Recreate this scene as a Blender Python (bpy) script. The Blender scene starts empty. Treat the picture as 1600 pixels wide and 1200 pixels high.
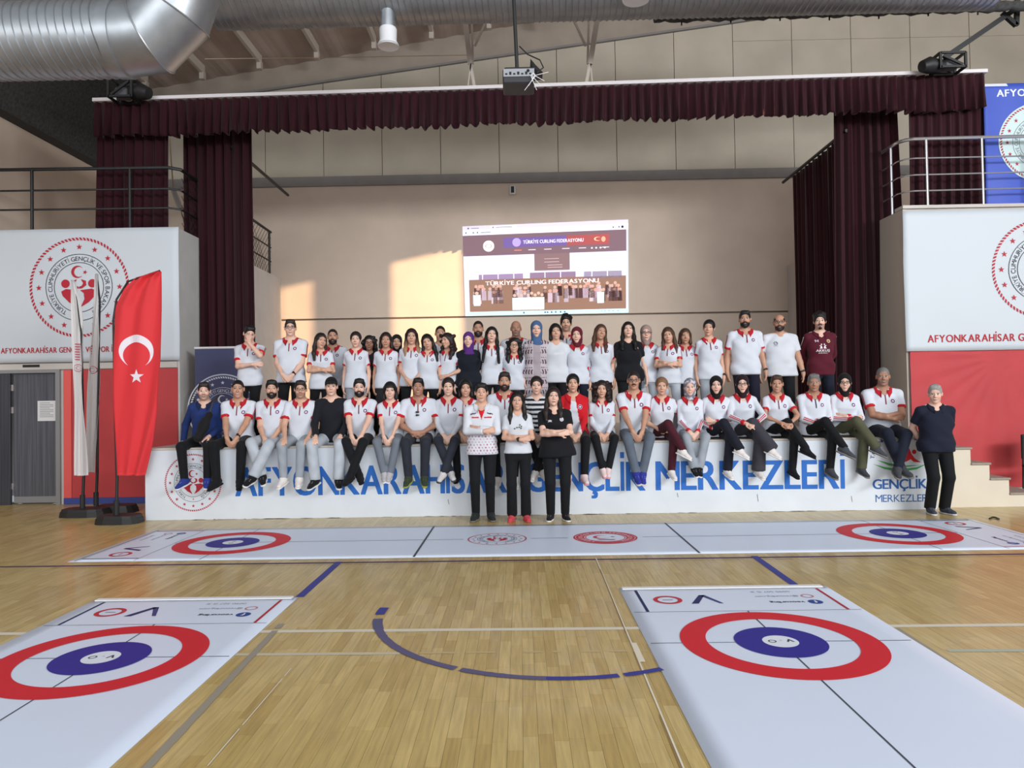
import bpy, bmesh, math, random
import numpy as np
from mathutils import Vector, Matrix
SC = bpy.context.scene
COL = SC.collection
rnd = random.Random(7)
F32 = np.float32

# ------------------------------------------------------------------ camera, world, light
H_CAM = 1.6
FPX = 1121.64
YAW, PITCH, ROLL = (math.radians(a) for a in (0.6279, 1.0784, 0.9163))
def _cam_axes():
    cy, sy, cp, sp, cr, sr = math.cos(YAW), math.sin(YAW), math.cos(PITCH), math.sin(PITCH), math.cos(ROLL), math.sin(ROLL)
    f = np.array([-sy, cy, 0.]); r = np.array([cy, sy, 0.]); u = np.array([0, 0, 1.])
    f2 = f*cp + u*sp; u2 = u*cp - f*sp
    return np.array([r*cr - u2*sr, u2*cr + r*sr, f2])
CA = _cam_axes()
def at(x, y, Y):
    """world point at depth Y seen at photo pixel (x, y)"""
    d = CA.T @ np.array([(x-800)/FPX, -(y-600)/FPX, 1.0])
    p = d*Y/d[1]
    return (float(p[0]), Y, float(p[2]) + H_CAM)
def fl(x, y, z=0.0):
    d = CA.T @ np.array([(x-800)/FPX, -(y-600)/FPX, 1.0])
    p = d*(z-H_CAM)/d[2]
    return (float(p[0]), float(p[1]), z)
def px(X, Y, Z):
    q = CA @ np.array([X, Y, Z-H_CAM])
    return 800+FPX*q[0]/q[2], 600-FPX*q[1]/q[2]
cam = bpy.data.cameras.new('camera'); cam.sensor_width = 36; cam.lens = FPX/1600*36; cam.clip_end = 200
camo = bpy.data.objects.new('camera', cam); COL.objects.link(camo)
camo.matrix_world = Matrix(((CA[0][0], CA[1][0], -CA[2][0], 0), (CA[0][1], CA[1][1], -CA[2][1], 0),
                            (CA[0][2], CA[1][2], -CA[2][2], H_CAM), (0, 0, 0, 1)))
SC.camera = camo
w = bpy.data.worlds.new('world'); SC.world = w; w.use_nodes = True
w.node_tree.nodes['Background'].inputs[0].default_value = (0.86, 0.93, 1.0, 1)
w.node_tree.nodes['Background'].inputs[1].default_value = 0.44
SC.view_settings.view_transform = 'Standard'; SC.view_settings.look = 'None'
SC.view_settings.gamma = 1.0; SC.view_settings.use_curve_mapping = False
SC.view_settings.exposure = -0.14
def area(name, loc, target, sx, sy, power, col):
    l = bpy.data.lights.new(name, 'AREA'); l.shape = 'RECTANGLE'; l.size = sx; l.size_y = sy; l.energy = power; l.color = col
    o = bpy.data.objects.new(name, l); COL.objects.link(o); o.location = loc
    o.rotation_euler = (Vector(target)-Vector(loc)).to_track_quat('-Z', 'Y').to_euler(); return o
area('window_light_rear', (0, -9, 5.5), (0, 12, 4.0), 18, 5.0, 640, (0.93, 0.97, 1.0))
area('window_light_left', (-9.0, 3, 6.2), (0, 12, 3.5), 10, 1.4, 260, (0.93, 0.97, 1.0))
area('window_light_right', (12.5, -5, 6.6), (-9, 14, 5.5), 9, 1.8, 2600, (0.95, 0.98, 1.0))
sun = bpy.data.lights.new('daylight', 'SUN'); sun.energy = 0.95; sun.angle = math.radians(50); sun.color = (0.97, 0.98, 1.0)
suno = bpy.data.objects.new('daylight', sun); COL.objects.link(suno); suno.rotation_euler = Vector((-0.10, 1, -0.20)).to_track_quat('-Z', 'Y').to_euler()
def spot(name, loc, target, power, ang, blend, col, size):
    l = bpy.data.lights.new(name, 'SPOT'); l.energy = power; l.spot_size = math.radians(ang); l.spot_blend = blend; l.color = col; l.shadow_soft_size = size
    o = bpy.data.objects.new(name, l); COL.objects.link(o); o.location = loc
    o.rotation_euler = (Vector(target)-Vector(loc)).to_track_quat('-Z', 'Y').to_euler(); return o
SUN_SRC = (22.0, -4.0, 10.0)
spot('low_sun_beam', SUN_SRC, (-3.2, 16.5, 3.4), 105000, 15, 0.3, (1.0, 0.66, 0.38), 0.04)

# ------------------------------------------------------------------ colours and materials
def lin(c):
    return tuple(((v/255)/12.92 if v/255 <= 0.04045 else ((v/255+0.055)/1.055)**2.4) for v in c)
def rgba(c): return (*lin(c), 1.0)
MATS = {}
def mat(name, color=None, rough=0.7, metal=0.0, attr=False, noise=None, bump=None, spec=0.5, emit=None, coat=0.0, sheen=0.0):
    """principled material; noise=(scale, amount, stretch xyz) varies the pigment, bump=(scale, strength, stretch) the fine relief"""
    if name in MATS: return MATS[name]
    m = bpy.data.materials.new(name); m.use_nodes = True; nt = m.node_tree; b = nt.nodes['Principled BSDF']
    b.inputs['Roughness'].default_value = rough; b.inputs['Metallic'].default_value = metal
    b.inputs['Specular IOR Level'].default_value = spec; b.inputs['Coat Weight'].default_value = coat
    b.inputs['Sheen Weight'].default_value = sheen
    src = None
    if attr:
        a = nt.nodes.new('ShaderNodeVertexColor'); a.layer_name = 'Col'; src = a.outputs['Color']
    else:
        b.inputs['Base Color'].default_value = rgba(color)
    def coords(st):
        g = nt.nodes.new('ShaderNodeNewGeometry'); mp = nt.nodes.new('ShaderNodeMapping')
        nt.links.new(g.outputs['Position'], mp.inputs['Vector']); mp.inputs['Scale'].default_value = st
        return mp.outputs[0]
    if noise:
        n = nt.nodes.new('ShaderNodeTexNoise'); n.inputs['Scale'].default_value = noise[0]; n.inputs['Detail'].default_value = 4
        nt.links.new(coords(noise[2] if len(noise) > 2 else (1, 1, 1)), n.inputs['Vector'])
        mr = nt.nodes.new('ShaderNodeMapRange'); mr.inputs[1].default_value = 0.3; mr.inputs[2].default_value = 0.7
        mr.inputs[3].default_value = 1-noise[1]; mr.inputs[4].default_value = 1+noise[1]
        nt.links.new(n.outputs['Fac'], mr.inputs[0])
        mx = nt.nodes.new('ShaderNodeMix'); mx.data_type = 'RGBA'; mx.blend_type = 'MULTIPLY'; mx.inputs[0].default_value = 1
        if src: nt.links.new(src, mx.inputs[6])
        else: mx.inputs[6].default_value = rgba(color)
        nt.links.new(mr.outputs[0], mx.inputs[7]); src = mx.outputs[2]
    if src: nt.links.new(src, b.inputs['Base Color'])
    if bump:
        n = nt.nodes.new('ShaderNodeTexNoise'); n.inputs['Scale'].default_value = bump[0]; n.inputs['Detail'].default_value = 3
        nt.links.new(coords(bump[2] if len(bump) > 2 else (1, 1, 1)), n.inputs['Vector'])
        bp = nt.nodes.new('ShaderNodeBump'); bp.inputs['Strength'].default_value = bump[1]; bp.inputs['Distance'].default_value = 0.01
        nt.links.new(n.outputs['Fac'], bp.inputs['Height']); nt.links.new(bp.outputs[0], b.inputs['Normal'])
    if emit is not None:
        if src: nt.links.new(src, b.inputs['Emission Color'])
        else: b.inputs['Emission Color'].default_value = rgba(color)
        b.inputs['Emission Strength'].default_value = emit
    MATS[name] = m; return m
M_SKIN = mat('skin', attr=True, rough=0.55, bump=(180, 0.05))
M_CLOTH = mat('cloth', attr=True, rough=0.85, bump=(60, 0.07), sheen=0.05, spec=0.25)
M_HAIR = mat('hair', attr=True, rough=0.5, bump=(90, 0.5, (1, 1, 0.12)), spec=0.35)
M_PRINT = mat('print', attr=True, rough=0.55, spec=0.3)
M_SCREEN = mat('projected_image', attr=True, rough=0.8, emit=1.0, spec=0.1)
M_BLACK = mat('black_metal', (22, 22, 24), 0.5)
M_BLACKP = mat('black_plastic', (26, 26, 28), 0.55)

# ------------------------------------------------------------------ object helpers
def mesh_from(name, verts, faces, cols=None, smooth=False, material=None):
    me = bpy.data.meshes.new(name)
    v = np.asarray(verts, F32)
    if isinstance(faces, np.ndarray):
        k = faces.shape[1]; nf = len(faces); loops = faces.ravel().astype(np.int32); starts = np.arange(nf, dtype=np.int32)*k
    else:
        nf = len(faces); loops = np.fromiter((i for f in faces for i in f), np.int32)
        starts = np.zeros(nf, np.int32); acc = 0
        for i, f in enumerate(faces): starts[i] = acc; acc += len(f)
    me.vertices.add(len(v)); me.vertices.foreach_set('co', v.ravel())
    me.loops.add(len(loops)); me.loops.foreach_set('vertex_index', loops)
    me.polygons.add(nf); me.polygons.foreach_set('loop_start', starts)
    if smooth: me.polygons.foreach_set('use_smooth', np.ones(nf, bool))
    me.update(calc_edges=True)
    if cols is not None:
        a = me.color_attributes.new('Col', 'FLOAT_COLOR', 'POINT')
        c = np.ones((len(v), 4), F32); c[:, :3] = cols; a.data.foreach_set('color', c.ravel())
    if material: me.materials.append(material)
    return me
def link(name, me, parent=None, loc=None, kind=None, label=None):
    o = bpy.data.objects.new(name, me); COL.objects.link(o)
    if parent is not None: o.parent = parent
    if loc is not None: o.location = loc
    if kind: o['kind'] = kind
    if label: o['label'] = label
    return o
def thing(name, label, cat, loc=(0, 0, 0), group=None, me=None):
    o = bpy.data.objects.new(name, me); COL.objects.link(o); o.location = loc
    o['label'] = label; o['category'] = cat
    if group: o['group'] = group
    return o
class MB:
    """collects boxes, tubes and sheets; build() links them as one mesh object"""
    def __init__(s): s.v = []; s.f = []
    def add(s, vs, fs):
        n = len(s.v); s.v += [tuple(map(float, v)) for v in vs]; s.f += [[i+n for i in f] for f in fs]; return s
    def box(s, x0, x1, y0, y1, z0, z1, bev=0.0):
        if bev:
            bm = bmesh.new(); bmesh.ops.create_cube(bm, size=1)
            bmesh.ops.scale(bm, vec=(x1-x0, y1-y0, z1-z0), verts=bm.verts)
            bmesh.ops.translate(bm, vec=((x0+x1)/2, (y0+y1)/2, (z0+z1)/2), verts=bm.verts)
            bmesh.ops.bevel(bm, geom=bm.edges[:], offset=bev, segments=1, affect='EDGES', profile=0.5)
            bm.verts.index_update()
            s.add([v.co for v in bm.verts], [[v.index for v in f.verts] for f in bm.faces]); bm.free(); return s
        vs = [(x, y, z) for x in (x0, x1) for y in (y0, y1) for z in (z0, z1)]
        return s.add(vs, [(0, 1, 3, 2), (4, 6, 7, 5), (0, 4, 5, 1), (2, 3, 7, 6), (0, 2, 6, 4), (1, 5, 7, 3)])
    def prism(s, poly, y0, y1):
        """poly in (x, z), extruded along y"""
        n = len(poly)
        vs = [(x, y0, z) for x, z in poly] + [(x, y1, z) for x, z in poly]
        return s.add(vs, [list(range(n)), list(range(2*n-1, n-1, -1))] + [[i, i+n, (i+1) % n+n, (i+1) % n] for i in range(n)])
    def tube(s, pts, r, n=8, cap=True):
        pts = [Vector(p) for p in pts]; rs = r if isinstance(r, (list, tuple)) else [r]*len(pts); rings = []
        up = None
        for i, p in enumerate(pts):
            d = (pts[min(i+1, len(pts)-1)]-pts[max(i-1, 0)]).normalized()
            if up is None:
                up = Vector((0, 0, 1)) if abs(d.z) < 0.9 else Vector((1, 0, 0))
            a = d.cross(up).normalized(); b = a.cross(d).normalized(); up = b
            rings.append([p+a*math.cos(2*math.pi*k/n)*rs[i]+b*math.sin(2*math.pi*k/n)*rs[i] for k in range(n)])
        vs = [v for rg in rings for v in rg]; fs = []
        for i in range(len(rings)-1):
            for k in range(n): fs.append((i*n+k, i*n+(k+1) % n, (i+1)*n+(k+1) % n, (i+1)*n+k))
        if cap: fs += [list(range(n-1, -1, -1)), [(len(rings)-1)*n+k for k in range(n)]]
        return s.add(vs, fs)
    def bar(s, a, b, w, h=None):
        """square bar between two points"""
        h = h or w; a = Vector(a); b = Vector(b); d = (b-a).normalized()
        up = Vector((0, 0, 1)) if abs(d.z) < 0.95 else Vector((0, 1, 0))
        u = d.cross(up).normalized()*w/2; v = u.cross(d).normalized()*h/2
        vs = [p+i*u+j*v for p in (a, b) for i, j in ((-1, -1), (1, -1), (1, 1), (-1, 1))]
        return s.add(vs, [(0, 3, 2, 1), (4, 5, 6, 7), (0, 1, 5, 4), (1, 2, 6, 5), (2, 3, 7, 6), (3, 0, 4, 7)])
    def mesh(s, name, m, smooth=False, col=None):
        me = bpy.data.meshes.new(name); me.from_pydata(s.v, [], s.f)
        if smooth:
            me.shade_smooth()
            me.set_sharp_from_angle(angle=math.radians(40))
        bm = bmesh.new(); bm.from_mesh(me); bmesh.ops.recalc_face_normals(bm, faces=bm.faces[:]); bm.to_mesh(me); bm.free()
        me.materials.append(m)
        if col is not None:
            a = me.color_attributes.new('Col', 'FLOAT_COLOR', 'POINT')
            a.data.foreach_set('color', np.tile(np.array([*lin(col), 1], F32), (len(me.vertices), 1)).ravel())
        return me
    def build(s, name, m, parent=None, smooth=False, kind=None, label=None, col=None, loc=None):
        return link(name, s.mesh(name, m, smooth, col), parent, loc, kind, label)

# ------------------------------------------------------------------ flat print: lettering, emblems, lines
GLY = {}
def _glyphs():
    cu = bpy.data.curves.new('glyph', 'FONT'); cu.resolution_u = 4
    o = bpy.data.objects.new('glyph', cu); COL.objects.link(o)
    for bold in (0, 1):
        cu.offset = 0.0
        for ch in 'ABCÇDEFGĞHIİJKLMNOÖPRSŞTUÜVYZXQW0123456789abcçdefgğhıijklmnoöprsştuüvyzwx.-@:/|':
            cu.body = ch
            bpy.context.view_layer.update(); dg = bpy.context.evaluated_depsgraph_get()
            e = o.evaluated_get(dg); me = e.to_mesh()
            vs = np.array([v.co[:2] for v in me.vertices]); fs = [list(p.vertices) for p in me.polygons]
            e.to_mesh_clear()
            if len(vs) == 0: continue
            GLY[(ch, bold)] = (vs, fs, vs[:, 0].min(), vs[:, 0].max())
    st = [(.04, 0), (.145, 0), (.145, .69), (.04, .69)]
    for bold in (0, 1):
        q = .0 if bold else .010
        st_ = [(.045+q, 0), (.135-q, 0), (.135-q, .69), (.045+q, .69)]
        GLY[('I', bold)] = (np.array(st_), [[0, 1, 2, 3]], .045+q, .135-q)
        GLY[('İ', bold)] = (np.array(st_+[(x, .79+y*.13) for x, y in ((.042+q, 0), (.138-q, 0), (.138-q, 1), (.042+q, 1))]), [[0, 1, 2, 3], [4, 5, 6, 7]], .042+q, .138-q)
    bpy.data.objects.remove(o); bpy.data.curves.remove(cu)
_glyphs()
class Flat:
    """coloured flat shapes in a 2-D frame (u right, v up)"""
    def __init__(s): s.v = []; s.f = []; s.c = []; s.l = []
    def poly(s, pts, col, lay=0):
        n = len(s.v); s.v += [tuple(p) for p in pts]; s.f.append(list(range(n, n+len(pts)))); s.c += [lin(col)]*len(pts); s.l += [lay]*len(pts)
    def rect(s, x0, y0, x1, y1, col, lay=0): s.poly([(x0, y0), (x1, y0), (x1, y1), (x0, y1)], col, lay)
    def disc(s, x, y, r, col, lay=0, n=32, ry=None):
        s.poly([(x+r*math.cos(2*math.pi*k/n), y+(ry or r)*math.sin(2*math.pi*k/n)) for k in range(n)], col, lay)
    def ring(s, x, y, r0, r1, col, lay=0, n=64, a0=0.0, a1=2*math.pi):
        for k in range(n):
            a, b = a0+(a1-a0)*k/n, a0+(a1-a0)*(k+1)/n
            s.poly([(x+r*math.cos(t), y+r*math.sin(t)) for r, t in ((r0, a), (r1, a), (r1, b), (r0, b))], col, lay)
    def line(s, x0, y0, x1, y1, w, col, lay=0):
        d = math.hypot(x1-x0, y1-y0); nx, ny = -(y1-y0)/d*w/2, (x1-x0)/d*w/2
        s.poly([(x0+nx, y0+ny), (x0-nx, y0-ny), (x1-nx, y1-ny), (x1+nx, y1+ny)], col, lay)
    def star(s, x, y, r, col, lay=0, rot=0.0):
        s.poly([(x+(r if k % 2 == 0 else r*0.4)*math.sin(math.pi*k/5+rot), y+(r if k % 2 == 0 else r*0.4)*math.cos(math.pi*k/5+rot)) for k in range(10)], col, lay)
    def crescent(s, x, y, r, col, lay=0, rot=0.0):
        q = []; n = 28; d, r2 = 0.25*r, 0.8*r
        a0 = math.acos((r*r+d*d-r2*r2)/(2*r*d)); b0 = math.pi-math.acos((r2*r2+d*d-r*r)/(2*r2*d))
        q += [(r*math.cos(t), r*math.sin(t)) for t in np.linspace(a0, 2*math.pi-a0, n)]
        q2 = [(d+r2*math.cos(t), r2*math.sin(t)) for t in np.linspace(b0, 2*math.pi-b0, n)]
        for k in range(n-1):
            s.poly([(x+p[0]*math.cos(rot)-p[1]*math.sin(rot), y+p[0]*math.sin(rot)+p[1]*math.cos(rot)) for p in (q[k], q[k+1], q2[k+1], q2[k])], col, lay)
    def glyph(s, ch, x, y, size, col, bold, lay, sx=1.0, rot=0.0):
        if bold == 1:      # heavier strokes: the letter printed four times, a hair apart
            for i, (dx, dy) in enumerate(((-.027, -.008), (.027, -.008), (-.027, .008), (.027, .008))):
                k = size; c, sn = math.cos(rot), math.sin(rot); ax_, ay_ = dx*k*sx, dy*k
                s.glyph(ch, x+ax_*c-ay_*sn, y+ax_*sn+ay_*c, size, col, 0, lay+.14*i, sx, rot)
            return
        vs, fs, x0, x1 = GLY[(ch, bold)]; n = len(s.v); c, sn = math.cos(rot), math.sin(rot)
        for p in vs:
            a, b = (p[0]-x0)*size*sx, p[1]*size; s.v.append((x+a*c-b*sn, y+a*sn+b*c))
        s.f += [[i+n for i in f] for f in fs]; s.c += [lin(col)]*len(vs); s.l += [lay]*len(vs)
    @staticmethod
    def adv(ch, bold, gap=0.075): return 0.27 if ch == ' ' else GLY[(ch, bold)][3]-GLY[(ch, bold)][2]+gap+(.035 if bold else 0)
    @classmethod
    def run(s, t, bold=1, gap=.075): return sum(s.adv(q, bold, gap) for q in t)-gap
    def text(s, t, x, y, size, col, bold=1, lay=0, width=None, align='l', gap=0.075):
        """size = em; the capitals are 0.73 em high; width squeezes the line to that length"""
        L = sum(s.adv(c, bold, gap) for c in t)-gap; sx = 1.0 if width is None else width/(L*size)
        xx = x-(L*size*sx/2 if align == 'c' else 0)
        for ch in t:
            if ch != ' ': s.glyph(ch, xx, y, size, col, bold, lay, sx)
            xx += s.adv(ch, bold, gap)*size*sx
    def arc(s, t, cx, cy, r, size, col, mid=math.pi/2, span=None, bold=1, lay=0, gap=0.1):
        L = sum(s.adv(c, bold, gap) for c in t); k = (span/L) if span else size/r
        a = mid+L*k/2
        for ch in t:
            w = s.adv(ch, bold, gap)*k
            if ch != ' ': s.glyph(ch, cx+r*math.cos(a), cy+r*math.sin(a), size, col, bold, lay, 1.0, a-math.pi/2-w*0.4)
            a -= w
    def xf(s, fn):
        s.v = [fn(*p) for p in s.v]; return s
    def merge(s, o, cx, cy, k, rot=0.0, lay=0):
        n = len(s.v); c, sn = math.cos(rot)*k, math.sin(rot)*k
        s.v += [(cx+x*c-y*sn, cy+x*sn+y*c) for x, y in o.v]; s.f += [[i+n for i in f] for f in o.f]; s.c += o.c; s.l += [l+lay for l in o.l]
    def build(s, name, parent, frame, m=None, eps=0.0012, off=0.002, kind=None, label=None):
        """frame(u, v, h) -> world point, h is the height above the carrying surface"""
        vs = [frame(u, v, off+l*eps) for (u, v), l in zip(s.v, s.l)]
        return link(name, mesh_from(name, vs, s.f, np.array(s.c), material=m or M_PRINT), parent, kind=kind, label=label)
def quad_frame(p00, p10, p01):
    o = Vector(p00); u = Vector(p10)-o; v = Vector(p01)-o; U = u.normalized(); n = U.cross(v).normalized(); V = n.cross(U)
    return lambda a, b, h: tuple(o+U*a+V*b+n*h)
TXT_MIN = 'TÜRKİYE CUMHURİYETİ GENÇLİK VE SPOR BAKANLIĞI'
def emblem(red, dark, bg=None):
    """round ministry emblem in a unit circle, as its printed parts"""
    E = {}
    if bg:
        e = E['emblem_disc'] = Flat()
        for k in range(7): e.ring(0, 0, 1.04*k/7, 1.04*(k+1)/7, bg, 0, 48)
    e = E['rope_border'] = Flat()
    for k in range(84):
        a = 2*math.pi*k/84; b = a+0.035
        e.poly([((0.945)*math.cos(a), 0.945*math.sin(a)), (1.0*math.cos(b), math.sin(b)), (1.0*math.cos(b+.045), math.sin(b+.045)), (.945*math.cos(a+.045), .945*math.sin(a+.045))], red, 1)
    e = E['star_ring'] = Flat()
    for k in range(16):
        a = math.pi/2+2*math.pi*k/16; e.star(.81*math.cos(a), .81*math.sin(a), .062, red, 1, 0.0)
    e = E['outer_line'] = Flat(); e.ring(0, 0, .66, .672, dark, 1, 56); e = E['inner_line'] = Flat(); e.ring(0, 0, .49, .502, dark, 1, 56)
    e = E['arc_lettering'] = Flat(); e.arc(TXT_MIN, 0, 0, .535, .125, dark, math.pi/2, math.radians(305), 0, 1); e.star(0, -.575, .035, red, 1)
    e = E['crescent_and_star'] = Flat(); e.crescent(-.03, .31, .125, red, 1); e.star(.12, .30, .05, red, 1, 0.3)
    e = E['figures'] = Flat()
    for sx in (-1, 1):
        e.disc(sx*.27, .075, .085, red, 1, 20)
        e.poly([(sx*.26, -.03), (sx*.36, -.08), (sx*.33, -.17), (sx*.2, -.3), (sx*.03, -.4), (sx*.11, -.24), (sx*.1, -.12), (sx*.02, -.06)], red, 1)
        e.poly([(sx*.04, .16), (sx*.14, .13), (sx*.15, .04), (sx*.07, -.02), (sx*.005, -.03), (sx*.005, .01), (sx*.06, .03), (sx*.085, .08)], red, 1)
    return E
def build_emblem(E, cx, cy, k, parent, frame, off=.002):
    for nm, e in E.items():
        F = Flat(); F.merge(e, cx, cy, k); F.build(nm, parent, frame, off=off, kind='stuff' if nm in ('rope_border', 'star_ring') else None)
# ------------------------------------------------------------------ the hall: floor, walls, roof
STAGE_Y, STAGE_Z, STAGE_L, STAGE_R = 9.77, 0.984, -5.14, 5.60
WALL_Y, BACK_Y, SIDE_X = 11.5, 16.5, -9.35
BLK_L = at(279, 400, WALL_Y)[0]; BLK_R = at(1413, 400, WALL_Y)[0]
GAL_Z = at(279, 357, WALL_Y)[2]
M_FLOOR = mat('floor_wood', attr=True, rough=0.32, noise=(6, 0.16, (9, 0.55, 1)), bump=(40, 0.06, (6, .4, 1)), spec=0.45, coat=0.15)
M_WALLP = mat('wall_plaster', (212, 194, 178), 0.9, noise=(1.3, 0.06), bump=(30, 0.08))
M_PANEL = mat('concrete_panel', (186, 177, 161), 0.9, noise=(1.1, 0.09), bump=(25, 0.1))
M_GREYW = mat('grey_paint', (196, 194, 192), 0.8, noise=(3, 0.05))
M_LIGHTW = mat('light_paint', (196, 190, 184), 0.8, noise=(2, 0.05))
M_RED = mat('red_paint', (186, 62, 66), 0.7, noise=(2.5, 0.06), bump=(8, 0.05))
M_STAGEW = mat('stage_white_paint', (212, 218, 226), 0.7, noise=(2.2, 0.045), bump=(7, 0.12))
M_GABLE = mat('gable_plaster', (160, 148, 136), 0.9, noise=(2, 0.08))
M_ROOF = mat('roof_sheet', (176, 160, 150), 0.7, noise=(1.5, 0.1))
M_NET = mat('dark_netting', (66, 66, 66), 0.95, noise=(18, 0.35))
M_STEEL = mat('painted_steel', (190, 180, 170), 0.6)
M_BEAM = mat('grey_beam', (132, 128, 126), 0.8, noise=(4, 0.06))
M_GALV = mat('galvanised_sheet', (170, 174, 178), 0.42, metal=0.85, noise=(5, 0.10), bump=(4, 0.15))
M_CHROME = mat('brushed_steel', (206, 206, 210), 0.25, metal=0.9)
M_VELVET = mat('burgundy_velvet', (46, 9, 19), 0.8, noise=(14, 0.25, (1, 1, .05)), sheen=0.15, spec=0.2)
M_DOORW = mat('grey_door_wood', (84, 86, 94), 0.5, noise=(14, 0.35, (3, 3, .06)))
M_ALU = mat('aluminium_frame', (150, 152, 156), 0.4, metal=0.4)
M_WHITE = mat('white_plastic', (226, 226, 228), 0.5)
M_MAT = mat('white_vinyl', (216, 225, 242), 0.38, noise=(1.2, 0.015), bump=(2.5, 0.10), spec=0.4)
M_TREAD = mat('stone_tread', (150, 140, 128), 0.6, noise=(20, 0.1))
M_BEIGE = mat('beige_stair_paint', (214, 204, 186), 0.8, noise=(3, 0.03))
M_VINYLW = mat('banner_vinyl', (200, 207, 214), 0.6, bump=(1.6, 0.25))

# floor: parquet blocks, the nearest ones single objects, the rest one mesh
floor = MB().box(-9.4, 11.0, -3, 11.6, -0.12, -0.006).build('floor', mat('floor_base', (120, 92, 58), 0.6), kind='structure')
PW, PL = 0.072, 0.46
WOODS = [(190, 164, 104), (184, 157, 96), (196, 170, 110), (188, 162, 102), (178, 150, 90), (194, 169, 111), (184, 158, 100)]
MAT_RECTS = [(-3.38, -1.94, 0.9, 5.70), (0.90, 2.38, 0.9, 5.80)]
def covered(x, y): return any(a < x and x+PW < b and c < y and y+PL < d for a, b, c, d in MAT_RECTS)
near, rest = [], []
i = 0
x = -9.3
while x < 10.9:
    y = 1.6-rnd.random()*PL
    while y < 11.55:
        u, v = px(x+PW/2, y+PL/2, 0)
        if -60 < u < 1660 and v < 1290 and not covered(x, y):
            (near if 0 < u < 1600 and v < 1195 else rest).append((y, x))
        y += PL
    x += PW
near.sort(); rest += near[300:]; near = near[:300]
def plank_box(mb, x, y): mb.box(x+.0006, x+PW-.0006, y+.0008, y+PL-.0008, -.008, 0)
PLK = []
for c in WOODS:
    m_ = MB(); m_.box(-PW/2+.0006, PW/2-.0006, -PL/2+.0008, PL/2-.0008, -.008, 0); PLK.append(m_.mesh('floor_plank', M_FLOOR, col=c))
for y, x in near: link('floor_plank', rnd.choice(PLK), floor, (x+PW/2, y+PL/2, 0))
m_ = MB(); cc = []
for y, x in rest:
    plank_box(m_, x, y); cc += [lin(rnd.choice(WOODS))]*8
pm = m_.mesh('floor_planks', M_FLOOR, col=WOODS[0]); q4 = np.ones((len(cc), 4), F32); q4[:, :3] = cc; pm.color_attributes['Col'].data.foreach_set('color', q4.ravel())
link('floor_planks', pm, floor, kind='stuff')
# court markings painted on the wood
STRN = [0]
def stripe(name, pts, w, col, h=0.0012, worn=0.0):
    F = Flat(); STRN[0] += 1; h = .0008+.00022*STRN[0]
    for a, b in zip(pts[:-1], pts[1:]):
        if worn and rnd.random() < worn: continue
        F.line(a[0], a[1], b[0], b[1], w*(1 if not worn else rnd.uniform(.86, 1)), col)
    F.build(name, floor, lambda u, v, hh: (u, v, h), off=0, kind='stuff' if worn else None)
BLUE = (58, 62, 140); WLINE = (214, 206, 190); TAPE = (150, 142, 128)
def seg(a, b, n=1):
    return [(a[0]+(b[0]-a[0])*k/n, a[1]+(b[1]-a[1])*k/n) for k in range(n+1)]
a, b = fl(-250, 889), fl(1900, 862); stripe('court_line', seg(a, b), .05, (70, 46, 84))
a, b = fl(-60, 991), fl(1700, 975.5); stripe('court_line', seg(a, b), .055, WLINE)
stripe('court_line', seg(fl(368, 1023), fl(625, 1021), 12), .045, (196, 186, 164), worn=.05)
stripe('court_line', seg(fl(625, 1021), fl(1012, 1017), 26), .03, (190, 168, 128), worn=.3)
stripe('court_line', seg(fl(1480, 1017), fl(1700, 1016), 6), .05, (176, 176, 160), worn=.1)
stripe('court_line', seg(fl(530, 878), fl(468, 933)), .07, BLUE); stripe('court_line', seg(fl(1178, 869), fl(1250, 920)), .07, BLUE)
stripe('grey_tape', seg(fl(440, 975), fl(225, 1205), 40), .05, TAPE, worn=.015)
stripe('grey_tape', seg(fl(1400, 982), fl(1640, 1140), 30), .05, TAPE, worn=.05)
stripe('thin_line', seg(fl(931, 872), fl(1070, 1205), 20), .010, (222, 214, 196), worn=.02)
stripe('thin_line', seg(fl(938, 890), fl(1066, 1205), 20), .006, (150, 120, 80), worn=.1)
stripe('thin_line', seg(fl(990, 1005), fl(1004, 1035), 3), .035, (222, 210, 190))
stripe('thin_line', seg(fl(455, 1045), fl(318, 1205), 30), .007, (220, 210, 190), worn=.03)
stripe('thin_line', seg(fl(80, 888), fl(1600, 869), 60), .01, (150, 126, 92), worn=.2)
P0, P1, P2 = (np.array(fl(*q)[:2]) for q in ((601, 950), (872, 1061), (1034, 1046)))
def circ(a, b, c):
    A = np.array([b-a, c-a])*2; r = np.array([b@b-a@a, c@c-a@a]); o = np.linalg.solve(A, r); return o, np.linalg.norm(a-o)
o_, R_ = circ(P0, P1, P2)
ang = lambda p: math.atan2(p[1]-o_[1], p[0]-o_[0])
a0 = ang(P0); a1 = ang(P2)
if a0 > 0: a0 -= 2*math.pi
arcp = [(o_[0]+R_*math.cos(t), o_[1]+R_*math.sin(t)) for t in np.linspace(a0, a1, 80)]
stripe('court_arc', arcp[:6], .07, BLUE); stripe('court_arc', arcp[8:16], .07, (86, 86, 120)); stripe('court_arc', arcp[15:60], .06, (92, 88, 122), worn=.06); stripe('court_arc', arcp[59:], .055, BLUE, worn=.04)

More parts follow.
